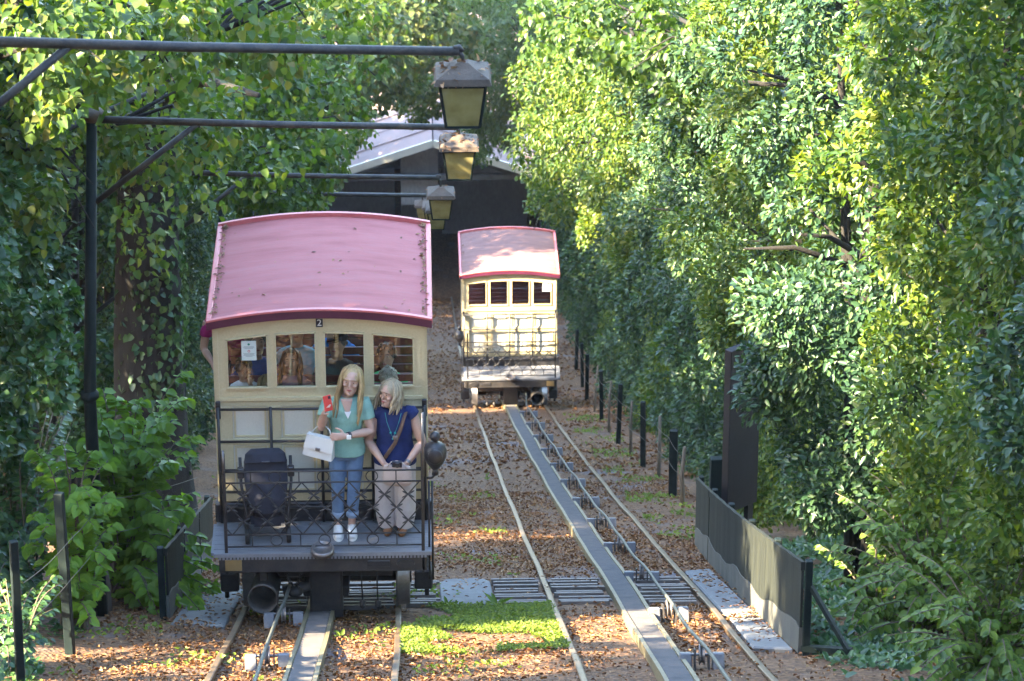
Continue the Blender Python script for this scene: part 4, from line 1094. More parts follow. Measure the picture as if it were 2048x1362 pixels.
def make_people(car):
    cl=Vector(car.location)
    t,wr,hd,el=woman_photo(cl+Vector((.220,-.275,.003)))
    M4=t.matrix_basis.copy() if False else Matrix.Translation(t.location)@Euler((0,0,R(3))).to_matrix().to_4x4()@Matrix.Scale(1.035,4)
    # phone in her raised hand
    p=M4@(Vector(wr)+Vector((.030,-.060,.118)))
    ph=MB().box(-.006,.006,-.037,.037,-.073,.073).build('phone',cloth('coral_phone_case',(0.62,0.075,0.06),5,.08),None,bevel=.005)
    ph.location=p; ph.rotation_euler=(R(6),R(-8),R(-70)); tag(ph,'coral red phone held up by the woman in the mint top','phone')
    MB().box(-.0075,-.0062,-.033,.033,-.066,.066).build('screen',M['numplate'],ph)
    MB().box(.0062,.0085,.008,.030,.038,.066).build('camera_bump',M['numplate'],ph,bevel=.002)
    # white flap handbag on her forearm
    b0=M4@(Vector(el)+Vector((-.005,-.055,-.085)))
    bag=empty('handbag',b0,R(-14)); bag.rotation_euler=(0,R(9),R(-16)); tag(bag,'white flap handbag with silver clasp hanging from the mint-top woman\'s arm','handbag')
    lea=paint('white_leather',(0.56,0.57,0.54),.45,var=.06,bump=.1); 
    bd=MB(); bd.loft([(0,0,-.14),(0,0,-.06),(0,0,.045)],[(.145,.050),(.140,.050),(.115,.030)],4,(1,1,0)); 
    MB().add([(-.14,-.05,-.17),(.14,-.05,-.17),(.14,.05,-.17),(-.14,.05,-.17),(-.12,-.022,.03),(.12,-.022,.03),(.12,.022,.03),(-.12,.022,.03)],[(0,3,2,1),(4,5,6,7),(0,1,5,4),(1,2,6,5),(2,3,7,6),(3,0,4,7)]).build('bag_body',lea,bag,bevel=.008,seg=2)
    MB().add([(-.135,-.048,-.085),(.135,-.048,-.085),(.125,-.028,.034),(-.125,-.028,.034),(-.135,-.056,-.085),(.135,-.056,-.085),(.125,-.034,.042),(-.125,-.034,.042),(.12,.02,.042),(-.12,.02,.042),(.12,.02,.034),(-.12,.02,.034)],[(4,5,6,7),(0,3,2,1),(0,1,5,4),(1,2,6,5),(0,4,7,3),(7,6,8,9),(3,11,10,2),(9,8,10,11),(6,2,10,8),(7,9,11,3)]).build('bag_flap',lea,bag)
    cp=MB().box(-.022,.022,-.066,-.055,-.088,-.056).build('clasp',M['steel'],bag,bevel=.004)
    MB().loft([(-.10,0,.03),(-.06,.03,.10),(.0,.055,.125),(.06,.03,.10),(.10,0,.03)],[(.006,.004)]*5,8).build('handle',lea,bag,True)
    # second woman with a tote held in front and a strap across her chest
    w2=woman_navy(cl+Vector((.655,-.225,.003)))
    b2=cl+Vector((.655,-.225,0))
    tote=empty('tote_bag',b2+Vector((.02,-.235,.74)),R(-6)); tag(tote,'beige soft tote held in front of the woman in navy','tote bag')
    tl=cloth('beige_canvas',(0.45,0.36,0.31),8,.12)
    sh=MB(); sh.loft([(0,0,-.165),(0,0,-.13),(0,0,-.02),(0,0,.03)],[(.115,.03),(.135,.050),(.130,.045),(.120,.022)],18); link('bag_body',remeshed(sh,'bag_body',tl,.009,2),tote)
    for s in (-1,1): MB().loft([(s*.09,-.025,.02),(s*.05,-.03,.075),(0,-.03,.09)],[(.005,.008)]*3,8).build('handle',tl,tote,True)
    strap=MB(); pp=[(.115,.03,1.225),(.105,-.075,1.20),(.07,-.130,1.08),(.02,-.150,.95),(-.05,-.150,.84),(-.10,-.150,.76)]
    strap.loft(pp,[(.018,.004)]*len(pp),8,(1,0,.5)); so=strap.build('crossbody_strap',cloth('brown_webbing',(0.11,0.07,0.05)),None,True); so.location=b2; so.rotation_euler=(0,0,R(-6)); tag(so,'brown crossbody strap worn by the woman in navy','strap')
    MB().box(-.0,.045,-.152,-.140,.985,1.02).build('buckle',M['steel'],so,bevel=.003)
    cam_=empty('camera_in_hand',b2+Vector((.02,-.27,.80)),R(-6)); tag(cam_,'small black camera held in the hands of the woman in navy','camera')
    MB().box(-.045,.045,-.015,.018,-.03,.03).build('camera_body',M['numplate'],cam_,bevel=.006)
    MB().lathe((.005,-.015,0),(0,-1,0),[(0,.022),(.018,.022),(.018,.015),(.010,0)],16).build('camera_lens',M['black'],cam_,True)
    # passengers behind the windows
    C=cloth
    passenger(car,(-.71,.45,1.33),'boy in white shirt resting chin on hand behind the leftmost window',C('white_tee',(0.75,0.78,0.84)),'h_brown','short','skin2',.86,R(15),(0,-.02),arms='chin',pitch=R(8))
    passenger(car,(-.50,.36,1.20),'blond child with pink hairband low in the leftmost window',C('peach_tee',(0.45,0.28,0.22)),'h_blond','child','skin',.78,R(20),hlen=.16,brow='h_blond')
    o,F=passenger(car,(-.28,.52,1.37),'long-haired girl looking out of the second window',C('mauve_tee',(0.38,0.22,0.26)),'h_brown','long','skin2',.90,R(-4),hlen=.30)
    passenger(car,(-.62,1.02,1.34),'man in navy shirt behind the paper notice',C('navy_shirt',(0.03,0.07,0.28)),'h_dark','short','skin3',1.05,R(10))
    passenger(car,(-.25,1.10,1.44),'tall man in light blue polo behind the long-haired girl',C('light_blue_polo',(0.25,0.52,0.68)),'h_brown','short','skin3',1.12,0,sleeves=.6)
    passenger(car,(.08,1.66,1.24),'person in bright blue shirt at the back of the car',C('bright_blue',(0.05,0.26,0.72)),'h_brown','short','skin3',1.0,R(-8))
    o,F=passenger(car,(.13,.92,1.36),'man in dark cap behind the third window',C('dark_shirt',(0.05,0.045,0.05)),'h_dark','short','skin3',1.0,R(-12))
    cp=MB(); cp.lathe(F@Vector((0,.01,.045)),F.to_3x3()@Vector((0,0,1)),[(0,.098),(.03,.098),(.06,.085),(.08,.05),(.086,0)],18); cp.loft([F@Vector((0,-.08,.055)),F@Vector((0,-.165,.045))],[(.075,.006),(.05,.004)],12); cp.build('cap',C('black_cap',(0.015,0.015,0.018)),o,True)
    passenger(car,(.30,.50,1.16),'person in mustard jacket low behind the third window',C('mustard',(0.5,0.29,0.05)),'h_brown','short','skin3',.95,R(5),sleeves=1.5)
    passenger(car,(.60,.38,1.24),'white-haired passenger bowed behind the rightmost window',C('white_blouse',(0.75,0.75,0.72)),'h_white','short','skin',.95,R(15),pitch=R(28),brow='h_white')
    passenger(car,(.58,.98,1.20),'passenger in green shirt behind the rightmost window',C('green_shirt',(0.05,0.55,0.18)),'h_dark','short','skin3',1.0,R(-10),sleeves=1.4)
    passenger(car,(-.99,1.60,1.55),'silver-haired man in magenta leaning out of the left side of the car',C('magenta_shirt',(0.32,0.025,0.14)),'h_silver','short','skin2',1.0,R(12),(-.16,-.05),brow='h_silver')
    # pink hairband on the child
    # folded stroller at the left of the platform
    st=empty('stroller',cl+Vector((-.50,-.34,0)),R(4)); tag(st,'black folded stroller standing on the left of the platform','stroller')
    NV=M['navy_cloth']
    sh=MB(); sh.loft([(0,.10,.80),(0,.06,.74),(0,.0,.58),(0,-.05,.42),(0,-.06,.32),(0,-.03,.26)],[(.16,.03),(.195,.055),(.20,.060),(.18,.075),(.16,.08),(.12,.05)],14); link('seat',remeshed(sh,'seat',NV,.012,3),st)
    sh=MB(); sh.loft([(0,.08,.86),(0,.06,.82),(0,.03,.74)],[(.13,.05),(.18,.08),(.20,.085)],14); link('canopy',remeshed(sh,'canopy',NV,.012,2),st)
    MB().box(-.11,.11,-.105,-.085,.36,.40).build('harness',C('grey_harness',(0.10,0.10,0.13)),st,bevel=.006)
    MB().box(-.035,.035,-.055,-.050,.785,.795).build('canopy_tab',M['block'],st)
    for s in (-1,1):
        MB().tube([(s*.225,.12,.76),(s*.225,.02,.55),(s*.19,-.06,.30),(s*.18,-.10,.09)],.014,8).build('frame_tube',M['black'],st,True)
        MB().tube([(s*.19,-.06,.34),(s*.20,.10,.08)],.012,8).build('frame_tube',M['black'],st,True)
        MB().box(s*.225-.03,s*.225+.03,.0,.06,.60,.70).build('hinge',M['black'],st,bevel=.01)
        for yy in (-.10,.10):
            mb=MB(); mb.lathe((s*.185-.02,yy,.075),(1,0,0),[(0,.03),(0,.068),(.01,.074),(.03,.074),(.04,.068),(.04,.03)],18,(0,0,1)); wo_=mb.build('wheel',M['rubber'],st,True)
            mb=MB(); mb.lathe((s*.185-.012,yy,.075),(1,0,0),[(0,0),(0,.04),(.024,.04),(.024,0)],14,(0,0,1)); mb.build('rim',M['block'],wo_,True)
    MB().box(-.15,.15,-.08,.10,.14,.28).build('basket',NV,st,bevel=.03,seg=2)
    MB().tube([(-.18,-.10,.09),(.18,-.10,.09)],.011,8).build('axle',M['black'],st,True)

NEAR=make_car('funicular_car',(-0.90,28.5,-11.04),1,'nearer cream funicular car numbered 2 with rose-pink roof, full of passengers',M['roof'],True)
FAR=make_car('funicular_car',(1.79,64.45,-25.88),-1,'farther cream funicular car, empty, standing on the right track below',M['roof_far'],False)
make_people(NEAR)

# ================================================================== lamps over the line
def lamp(Y, xp, xe, h, label, drop=.12, lean=0.0, dead=1.0):
    zb=zg(Y)
    t=empty('lamp_post',(xp,Y,zb-.05)); tag(t,label,'lamp post','lamp posts on the left of the line')
    H=h+.05; A=xe-xp
    mb=MB(); mb.tube([(0,0,0),(0,0,H*.45),(lean,0,H)],[.062,.056,.045],12); p=mb.build('post',M['post'],t,True)
    mb=MB(); mb.lathe((lean,0,H),(0,0,1),[(-.05,.05),(0,.10),(.03,.115),(.06,.09),(.075,0)],14); mb.build('post_cap',M['lamproof'],p,True)
    mb=MB(); mb.lathe((0,0,H*.46),(0,0,1),[(-.05,.06),(-.02,.085),(.02,.085),(.05,.06)],14); mb.build('collar',M['post'],p,True)
    ez=H-.06-.012*A*2
    mb=MB(); mb.tube([(lean,0,H-.03),(lean+A*.5,0,(H-.03+ez)/2-.01),(lean+A,0,ez)],[.034,.031,.028],10); a=mb.build('arm',M['lampiron'],t,True)
    mb=MB(); mb.tube([(lean*.8+.03,0,H-.80),(lean+.92,0,H-.07)],.026,10); mb.build('brace',M['lampiron'],t,True)
    # hanging lantern
    lt=empty('lantern',(lean+A+.02,0,ez-drop),0,t)
    mb=MB(); mb.tube([(-.02,0,drop),(.0,0,drop*.4),(0,0,-.02)],.014,8); mb.tube([(-.05,0,drop+.02),(-.02,0,drop+.03),(0,0,drop)],.016,8); mb.build('hanger',M['lampiron'],lt,True)
    wt,wb,wl=.136,.100,-.40; hb=-.115
    def quadring(mb,z0,w0,z1,w1,th):
        for s in (-1,1):
            pass
    mb=MB(); mb.loft([(0,0,-.012),(0,0,-.035),(0,0,-.075),(0,0,-.115)],[.05,.10,.225,.245],4,(1,1,0)); mb.loft([(0,0,-.112),(0,0,-.128)],[.245,.20],4,(1,1,0)); hood=mb.build('hood',M['lamproof'],lt)
    for sx in (-1,1):
        for sy in (-1,1): MB().bar((sx*wt,sy*wt,hb-.01),(sx*wb,sy*wb,wl),.016,.016).build('corner_bar',M['post'],lt)
    for k in range(4):
        c,s=[(1,0),(0,1),(-1,0),(0,-1)][k]
        def pt(u,z,w,o=0): 
            x,y=(c*(w+o)-s*u, s*(w+o)+c*u); return (x,y,z)
        MB().bar(pt(-wt,hb-.014,wt),pt(wt,hb-.014,wt),.016,.016).build('frame_bar',M['post'],lt)
        MB().bar(pt(-wb,wl,wb),pt(wb,wl,wb),.016,.016).build('frame_bar',M['post'],lt)
        e=.004
        pn=MB().add([pt(-wt,hb-.014,wt,-e),pt(wt,hb-.014,wt,-e),pt(wb,wl,wb,-e),pt(-wb,wl,wb,-e),pt(-wt,hb-.014,wt,e),pt(wt,hb-.014,wt,e),pt(wb,wl,wb,e),pt(-wb,wl,wb,e)],[(0,3,2,1),(4,5,6,7),(0,1,5,4),(1,2,6,5),(2,3,7,6),(3,0,4,7)])
        pn.build('glass_pane',M['lampglass'],lt)
    MB().tube([(0,0,hb),(0,0,-.22)],.018,8).build('lamp_holder',M['lampiron'],lt)
    b=MB(); b.ball((0,0,-.255),.032,.032,.042,10,8); b.build('bulb',M['white'],lt,True)
    # dead leaves caught on the hood
    n=int(190*dead); P=[];D=[];NN=[]
    for i in range(n):
        x=rng.uniform(-.15,.15); y=rng.uniform(-.15,.15); q=max(abs(x),abs(y))
        P.append((x,y,-.03-.09*(q/.17)+rng.uniform(.0,.035))); D.append((rng.normal(),rng.normal(),rng.uniform(-.4,.4))); NN.append((rng.normal(0,.5),rng.normal(0,.5),1))
    if n: tag(link('caught_leaves',leaf_mesh('caught_leaves',P,D,NN,rng.uniform(.03,.062,n),.5,M['litter']),lt),kind='stuff')
    return t
lamp(20.0,-3.0,.25,4.98,'nearest lamp, its arm crossing the top left, hood heaped with dead leaves',.05)
lamp(28.5,-2.97,.18,4.87,'second lamp, with whole post in view, glass glowing yellow in the sun',.05,.15,.8)
lamp(39.2,-2.95,.24,4.70,'third lamp, post behind the leafy bush left of the nearer car',.10,0,.15)
lamp(48.5,-2.95,.24,4.62,'fourth lamp, lantern just behind the third one',.1,0,.1)
lamp(57.5,-2.95,.20,4.72,'fifth lamp, small lantern low beside the pink roof',.1,0,.1)
lamp(67.0,-2.95,.05,4.75,'farthest lamp, tiny arm in front of the dark shed',.1,0,.1)

# ================================================================== fences, posts, board
def panel_fence(label, x_of, y0, y1, n, h, face):
    t=empty('panel_fence',(x_of(0),y0,zg(y0))); tag(t,label,'panel fence'); o0=Vector(t.location)
    dy=(y1-y0)/n
    for i in range(n):
        for (z0,z1,mat,nm,th,m) in ((.0,.24,'panel_kick','kick_sheet',.030,8),(.24,h-.075,'panel_fence','sheet',.022,8),(h-.075,h,'panel_fence','top_band',.034,8)):
            vs=[];fs=[]
            for k in range(m+1):
                u=(i+k/m)/n*1.0; y=y0+(y1-y0)*u - (.012 if k==m else 0); x=x_of(u)+.004*math.sin(k*2.1+i)
                zl=z0+(.03*math.sin(u*17)+.02*math.sin(u*41) if nm=='sheet' or False else 0); zu=z1+(.03*math.sin(u*17)+.02*math.sin(u*41) if nm=='kick_sheet' else 0)-(.004 if nm!='top_band' else 0)
                for (xx,zz) in ((x-th/2,zl),(x+th/2,zl),(x+th/2,zu),(x-th/2,zu)): vs.append((xx-o0.x,y-o0.y,zg(y)-.03+zz-o0.z))
            for k in range(m):
                a=k*4;b=a+4
                for q in range(4): fs.append((a+q,a+(q+1)%4,b+(q+1)%4,b+q))
            fs+=[(3,2,1,0),(m*4,m*4+1,m*4+2,m*4+3)]
            MB().add(vs,fs).build(nm,M[mat],t)
    for i in range(n+1):
        u=i/n; y=y0+(y1-y0)*u; x=x_of(u)
        MB().box(-.03,.03,-.03,.03,-.25,h+.015).build('fence_upright',M['post'],t,bevel=.006,loc=(x+face*.048-o0.x,y-o0.y,zg(y)-.03-o0.z))
    return t,o0
PF,o0=panel_fence('low dark sheet fence with grey foot along the right track',lambda u: 3.06-.05*math.sin(u*3.0)+.03*u,24.95,35.2,5,.84,1)
for (a,b,w) in (((3.11,24.95,.62),(3.42,24.7,.02),.035),((3.08,24.95,.02),(3.45,24.7,.02),.05),((3.08,24.8,-.10),(3.45,24.6,-.10),.05)):
    pa=Vector((a[0],a[1],zg(a[1])+a[2]))-o0; pb=Vector((b[0],b[1],zg(b[1])+b[2]))-o0
    MB().bar(pa,pb,w,w).build('stay_bar',M['post'],PF)
panel_fence('low dark guard fence left of the nearer car',lambda u:-2.33+.0*u,28.2,34.6,3,.72,-1)
bd=empty('display_board',(3.24,33.6,zg(33.6)),R(40)); tag(bd,'tall black display board half hidden by the bush behind the right fence','display board')
MB().box(0,.46,-.05,.05,.50,2.42).build('board_face',M['board'],bd,bevel=.006)
for x in (.08,.38): MB().box(x-.04,x+.04,-.03,.03,-.2,.52).build('board_leg',M['board'],bd)
def post(x,y,w,h,kind,label):
    o=MB(); 
    if kind=='green': o.box(-w/2,w/2,-w*.4,w*.4,-.35,h); ob=o.build('fence_post',M['post'],None,bevel=.006)
    else:
        o.tube([(0,0,-.3),(rnd.uniform(-.02,.02),0,h*.5),(rnd.uniform(-.05,.05),0,h)],[w*.55,w*.5,w*.38],8); ob=o.build('fence_post',M['postwood'],None,True)
    ob.location=(x,y,zg(y)-.04); ob.rotation_euler=(0,rnd.uniform(-.03,.03),rnd.uniform(-.4,.4))
    tag(ob,label,'fence post','fence posts along the hedges'); return ob
RP=[(3.34,35.8,.14,1.05,'green'),(3.40,36.6,.05,.9,'green'),(3.42,41.0,.06,.85,'wood'),(3.42,42.8,.11,.98,'green'),(3.46,46.0,.055,1.0,'wood'),(3.40,48.4,.075,1.1,'green'),(3.40,51.2,.055,.95,'wood'),(3.36,54.0,.075,1.1,'green'),(3.38,57,.05,1.0,'wood'),(3.40,59.8,.075,1.05,'green'),(3.44,63.0,.05,1.0,'wood'),(3.46,66.4,.075,1.05,'green'),(3.6,71.0,.075,1.05,'green'),(3.7,76.0,.075,1.05,'green')]
gi=wi=0
for i,(x,y,w,h,kd) in enumerate(RP):
    if kd=='green':
        l='%s dark green fence post along the right hedge'%ORD[gi]; gi+=1
    else:
        l='%s thin wooden fence stake along the right hedge'%ORD[wi]; wi+=1
    post(x,y,w,h,kd,l)
LP=[(-3.12,23.7,.065,1.25,'green','black fence post at the bottom left corner'),(-2.95,25.66,.078,1.50,'green','tall black fence post at lower left in front of the lamp post'),(-2.98,29.0,.13,.62,'wood','short stump at the foot of the second lamp post')]
for a in LP: post(*a)
def wire(pts,label):
    mb=MB(); q=[]
    for a,b in zip(pts[:-1],pts[1:]):
        for k in range(6):
            p=lerp(a,b,k/6.0); p.z-=.03*math.sin(math.pi*k/6.0); q.append(p)
    q.append(Vector(pts[-1])); mb.tube(q,.003,5); tag(mb.build('fence_wire',M['wire'],None,True),label,'wire','fence wires')
for k,(hh,nm) in enumerate(((.85,'upper'),(.5,'middle'))):
    wire([Vector((x-.07,y,zg(y)+hh*min(1,h))) for x,y,w,h,kd in RP if y>40],'%s slack wire strung along the right fence posts'%nm)
    wire([Vector((-3.05,23.7,zg(23.7)+hh)),Vector((-2.88,25.66,zg(25.66)+hh+.2)),Vector((-2.92,28.5,zg(28.5)+hh+.3)),Vector((-2.36,33,zg(33)+hh+.2))],'%s wire between the left posts'%nm)

# ================================================================== vegetation
def limbs_mesh(name, specs, mat):
    mb=MB()
    for pts,rad in specs: mb.loft(pts,rad,8,(.3,.2,.9))
    return mb.mesh(name,mat,True)
def column_crown(name, seed, H, rx, ry, z0, n, size, mat, aspect=.55, bulge=.22, back=.3, heart=False, squeeze=0.25):
    """a tall leafy column: rounded clumps over its face, fuller at mid height; local -x looks at the line"""
    g=np.random.default_rng(seed); C=[];Rr=[];O=[];per=[]
    area=0; k=0; tot=0
    lob=g.uniform(0,6.28,6)
    while tot<n:
        th=g.uniform(-math.pi,math.pi)             # 0 looks along -x
        if abs(th)>2.0 and g.random()>back: continue
        h=g.uniform(0,1)
        prof=(1-squeeze*(1-min(1,h*3.0)))*(1-max(0,(h-.8)/.2)**2*.75)
        lump=1+bulge*(.5*math.sin(3*th+h*9+lob[0])+.5*math.sin(2*th-h*14+lob[1])+.4*math.sin(5*th+h*23+lob[2]))
        depth=g.uniform(.62,1.04)
        x=-math.cos(th)*rx*prof*lump*depth; y=math.sin(th)*ry*prof*lump*depth; z=z0+h*(H-z0)
        r=g.uniform(.20,.42); m=int(60+r*r*1900)
        C.append((x,y,z));Rr.append(r);o=np.array([-math.cos(th),math.sin(th),.15+max(0,h-.75)*3]);O.append(o/np.linalg.norm(o));per.append(m);tot+=m
    P,D,NN=clump_leaves(g,C,Rr,O,per,droop=.12,jitter=.5,shell=.28)
    P=P[:n];D=D[:n];NN=NN[:n]
    return leaf_mesh(name,P,D,NN,g.uniform(.75,1.25,len(P))*size,aspect,mat,heart=heart)
def column_limbs(name, seed, H, rx, ry, z0):
    g=random.Random(seed); sp=[]
    for k in range(3):
        a=g.uniform(-.35,.35); b=g.uniform(-.4,.4)
        p=[Vector((a*.5,b*.5,-.4)),Vector((a*.7,b*.7,z0+.3)),Vector((a*1.3+g.uniform(-.2,.2),b*1.6,H*.45)),Vector((a*1.8,b*2.2,H*.85))]
        r=g.uniform(.07,.11); sp.append((p,[r*1.2,r,r*.7,r*.25]))
        for q in range(6):
            t=g.uniform(.25,.95); s=p[1]+(p[3]-p[1])*t; an=g.uniform(-2,2)
            e=s+Vector((-math.cos(an)*rx*.8,math.sin(an)*ry*.8,g.uniform(.2,.9))); sp.append(([s,(s+e)/2+Vector((0,0,.1)),e],[.035,.024,.008]))
    return limbs_mesh(name,sp,M['bark'])
VAR={}
def variant(key,*a,**kw):
    seed=a[0]; VAR[key]=(column_crown('crown',*a,**kw),column_limbs('trunk',seed+1,a[1],a[2],a[3],a[4]))
variant('full1',21,8.0,1.35,1.5,.10,38000,.074,M['hedge'])
variant('full2',22,8.4,1.30,1.45,.15,36000,.074,M['laurel'])
variant('full3',23,7.6,1.40,1.55,.10,35000,.076,M['hedge'],.5,.26)
variant('raised',24,7.8,1.25,1.45,1.05,30000,.074,M['hedge'],squeeze=.5)
variant('raised2',25,7.6,1.2,1.4,.9,29000,.078,M['laurel'],squeeze=.45)
variant('ivy1',26,7.2,1.25,1.9,.15,17000,.085,M['ivy'],.85,.24,heart=True)
variant('ivy2',27,7.6,1.25,1.9,.15,17000,.085,M['ivy'],.80,.28,heart=True)
def hedge_plant(key,x,y,label,name,cat,group,side=1,sc_=(1,1,1),tilt=0.0,rz=0.0,dz=0.0):
    cm,tm=VAR[key]
    t=empty(name,(x,y,zg(y)-.08+dz),(0 if side>0 else math.pi)+rz); t.scale=sc_; t.rotation_euler=(0,tilt,t.rotation_euler.z)
    tag(t,label,cat,group)
    link('trunk',tm,t); tag(link('crown',cm,t),kind='stuff')
    return t
# right hedge, from the camera's side down to the shed
RH=[('full3',5.2,13.5,'dark out-of-focus hedge shrub at the right edge'),('raised',5.0,17.2,'hedge shrub closest to the right edge with bare stems below'),
    ('full1',5.35,20.6,'shaded hedge shrub filling the right edge'),('raised2',5.15,24.0,'sunlit shrub with bare trunk above the undergrowth at right'),('raised2',4.95,26.9,'glossy shrub lit in patches, right of the round bush'),
    ('raised',4.32,29.9,'dark round bush on a bare trunk behind the right fence'),('full2',5.35,32.8,'shrub behind the round bush')]
for i,(k,x,y,l) in enumerate(RH): hedge_plant(k,x,y,l,'hedge_shrub','shrub','right hedge shrubs',1,(1,1,1.0),rz=rnd.uniform(-.25,.25))
ys=[36.6,39.9,43.3,46.8,50.4,54.1,57.9,61.9,66.0,70.2,74.5,79,83.7,88.6,93.6]
for i,y in enumerate(ys):
    k=['full2','full1','full3','full2','full1'][i%5]; s=1+.010*(y-36)
    x=3.66+1.32*min(s,1.4)+.004*(y-40)+rnd.uniform(-.12,.12)
    hedge_plant(k,x,y,'tall right hedge shrub, %s behind the display board'%(ORD[i] if i else 'next one'),'hedge_shrub','shrub','right hedge shrubs',1,(min(s,1.4),1.0+.006*(y-36),.95+.012*(y-36)),tilt=-.05,rz=rnd.uniform(-.5,.5))
# left hedge
LH=[('ivy1',-4.65,27.4,'dark ivy-clad shrub at the left edge'),('ivy2',-4.80,29.8,'ivy shrub behind the second lamp post'),('ivy1',-4.90,31.3,'ivy shrub between lamp post and big trunk'),
    ('ivy2',-4.75,41.5,'ivy shrub just right of the big trunk'),('full1',-4.75,45.2,'dark hedge shrub left of the pink roof')]
for i,(k,x,y,l) in enumerate(LH): hedge_plant(k,x,y,l,'ivy_shrub','shrub','left hedge shrubs',-1,rz=rnd.uniform(-.3,.3))
for i,y in enumerate([49,52.4,55.6,58.3,64.1,67.8,71.6,75.4,80.4,85.6,91,96.5]):
    hedge_plant(['full1','full3','ivy2'][i%3],-4.75-.006*(y-49),y,'left hedge shrub, %s behind the nearer car'%(ORD[i] if i else 'first'),'ivy_shrub','shrub','left hedge shrubs',-1,(1.1,1.1,1+.008*(y-49)),rz=rnd.uniform(-.4,.4))
for i,y in enumerate([3.6,7.6,11.0,14.4,17.8,21.0]):  # unseen shrubs added to keep the sun off the near track
    hedge_plant(['ivy2','ivy1'][i%2],-4.9,y,'left hedge shrub added outside the left edge of the view for shade','ivy_shrub','shrub','left hedge shrubs',-1)

# big bare trunk on the left
def big_tree():
    x,y=-3.32,38.6
    t=empty('lime_tree',(x,y,zg(y)-.1)); tag(t,'big dark tree trunk behind the lamp post on the left','tree')
    mb=MB(); mb.loft([(0,0,-.3),(.0,0,.25),(.02,0,1.2),(.03,0,2.6),(.10,0,4.2),(.2,0,6.0),(.3,.1,8.5)],[.75,.56,.45,.41,.37,.31,.17],18,(1,0,0))
    for a in range(6):
        an=a*1.05+.3; mb.loft([(.3*math.cos(an),.3*math.sin(an),.5),(.5*math.cos(an),.5*math.sin(an),.05),(.8*math.cos(an),.8*math.sin(an),-.25)],[.13,.13,.05],8)
    mb.loft([(.1,0,4.8),(-.8,-.6,6.0),(-1.6,-1,7.5)],[.12,.09,.04],10); mb.loft([(.2,0,5.5),(.9,-1.4,6.4),(1.6,-3,6.8)],[.10,.07,.03],10)
    mb.build('trunk',M['bark'],t,True)
    g=np.random.default_rng(5); C=[];Rr=[];O=[];per=[]
    for i in range(150):
        a=g.uniform(0,6.28); q=g.uniform(0,1)**.5*3.0; z=g.uniform(5.0,9.5)
        C.append((-.9+q*math.cos(a),q*math.sin(a)*.9,z-.10*q)); Rr.append(g.uniform(.3,.6)); O.append((math.cos(a)*.3,math.sin(a)*.3,-.2)); per.append(60)
    P,D,NN=clump_leaves(g,C,Rr,O,per,droop=.8)
    tag(link('crown',leaf_mesh('crown',P,D,NN,g.uniform(.07,.13,len(P)),.85,M['lime'],heart=True),t),kind='stuff')
    # ivy climbing the trunk
    n=1500; a=g.uniform(0,6.28,n); z=3.4+g.normal(0,1.4,n)+.8*np.sin(a*2+1); r=.44-.025*z+g.uniform(0,.07,n)
    P=np.stack([r*np.cos(a)+.03*z,r*np.sin(a),z],1); o=np.stack([np.cos(a),np.sin(a),0*a],1)
    tag(link('climbing_ivy',leaf_mesh('climbing_ivy',P,o*.3+np.array([0,0,-1.0])+g.normal(size=(n,3))*.4,o+np.array([0,0,.4])+g.normal(size=(n,3))*.3,g.uniform(.06,.11,n),.9,M['ivy'],heart=True),t),kind='stuff')
big_tree()

def spray_tree(name,label,base,blobs,mat,size,seed,aspect=.8,heart=True,group=None,droop=.7,limb=True,kind='tree',spread=.5,single=0):
    """a tree whose leafy branches reach out over the line; blobs: (centre, radii, leaves)"""
    g=np.random.default_rng(seed); t=empty(name,base); tag(t,label,kind,group); b=Vector(base)
    C=[];Rr=[];O=[];per=[]; sp=[]
    zt=max(c[2] for c,r,n in blobs)-b.z
    tr=[Vector((0,0,-.4)),Vector((.05,.05,zt*.35)),Vector((.15,.1,zt*.7)),Vector((.2,.1,zt*1.05))]
    sp.append((tr,[.22,.18,.13,.06]))
    for c,r,n in blobs:
        cc=Vector(c)-b
        if limb:
            s=tr[2]*.8; mid=(s+cc)/2+Vector((0,0,.35)); sp.append(([s,mid,cc+Vector((0,0,r[2]*.4))],[.07,.045,.018]))
            for q in range(5):
                e=cc+Vector((g.uniform(-1,1)*r[0],g.uniform(-1,1)*r[1],g.uniform(-.9,.5)*r[2])); sp.append(([mid*.3+cc*.7,(cc+e)/2+Vector((0,0,.12)),e],[.022,.014,.005]))
        m=0
        while m<n:
            d=g.normal(size=3); d/=np.linalg.norm(d); q=g.uniform(.25,1)**.6
            k=int(g.uniform(14,42)); C.append((cc.x+d[0]*r[0]*q,cc.y+d[1]*r[1]*q,cc.z+d[2]*r[2]*q)); Rr.append(g.uniform(.14,.34)*spread*2); O.append(d*.6); per.append(k); m+=k
    P,D,NN=clump_leaves(g,C,Rr,O,per,droop=droop)
    sz=g.uniform(.75,1.3,len(P))*size
    link('trunk',limbs_mesh('trunk',sp,M['bark']),t)
    if single:
        # the leaves one can pick out near the camera, one by one
        order=np.argsort(-sz)[:single]; lm=leaf_mesh('leaf',[(0,0,0)],[(1,0,0)],[(0,0,1)],[1.0],aspect,mat,heart=heart)
        for i in order:
            d=Vector(D[i]).normalized(); nn=Vector(NN[i]); s_=d.cross(nn).normalized(); u_=s_.cross(d)
            o=link('leaf',lm,t); mt=Matrix((d,-s_,u_)).transposed().to_4x4(); mt.translation=Vector(P[i]); o.matrix_local=mt@Matrix.Scale(float(sz[i]),4)
        keep=np.ones(len(P),bool); keep[order]=False; P,D,NN,sz=P[keep],D[keep],NN[keep],sz[keep]
    tag(link('crown',leaf_mesh('crown',P,D,NN,sz,aspect,mat,heart=heart),t),kind='stuff')
    return t
def gat(px,py,Y): return tuple(at(px,py,Y))
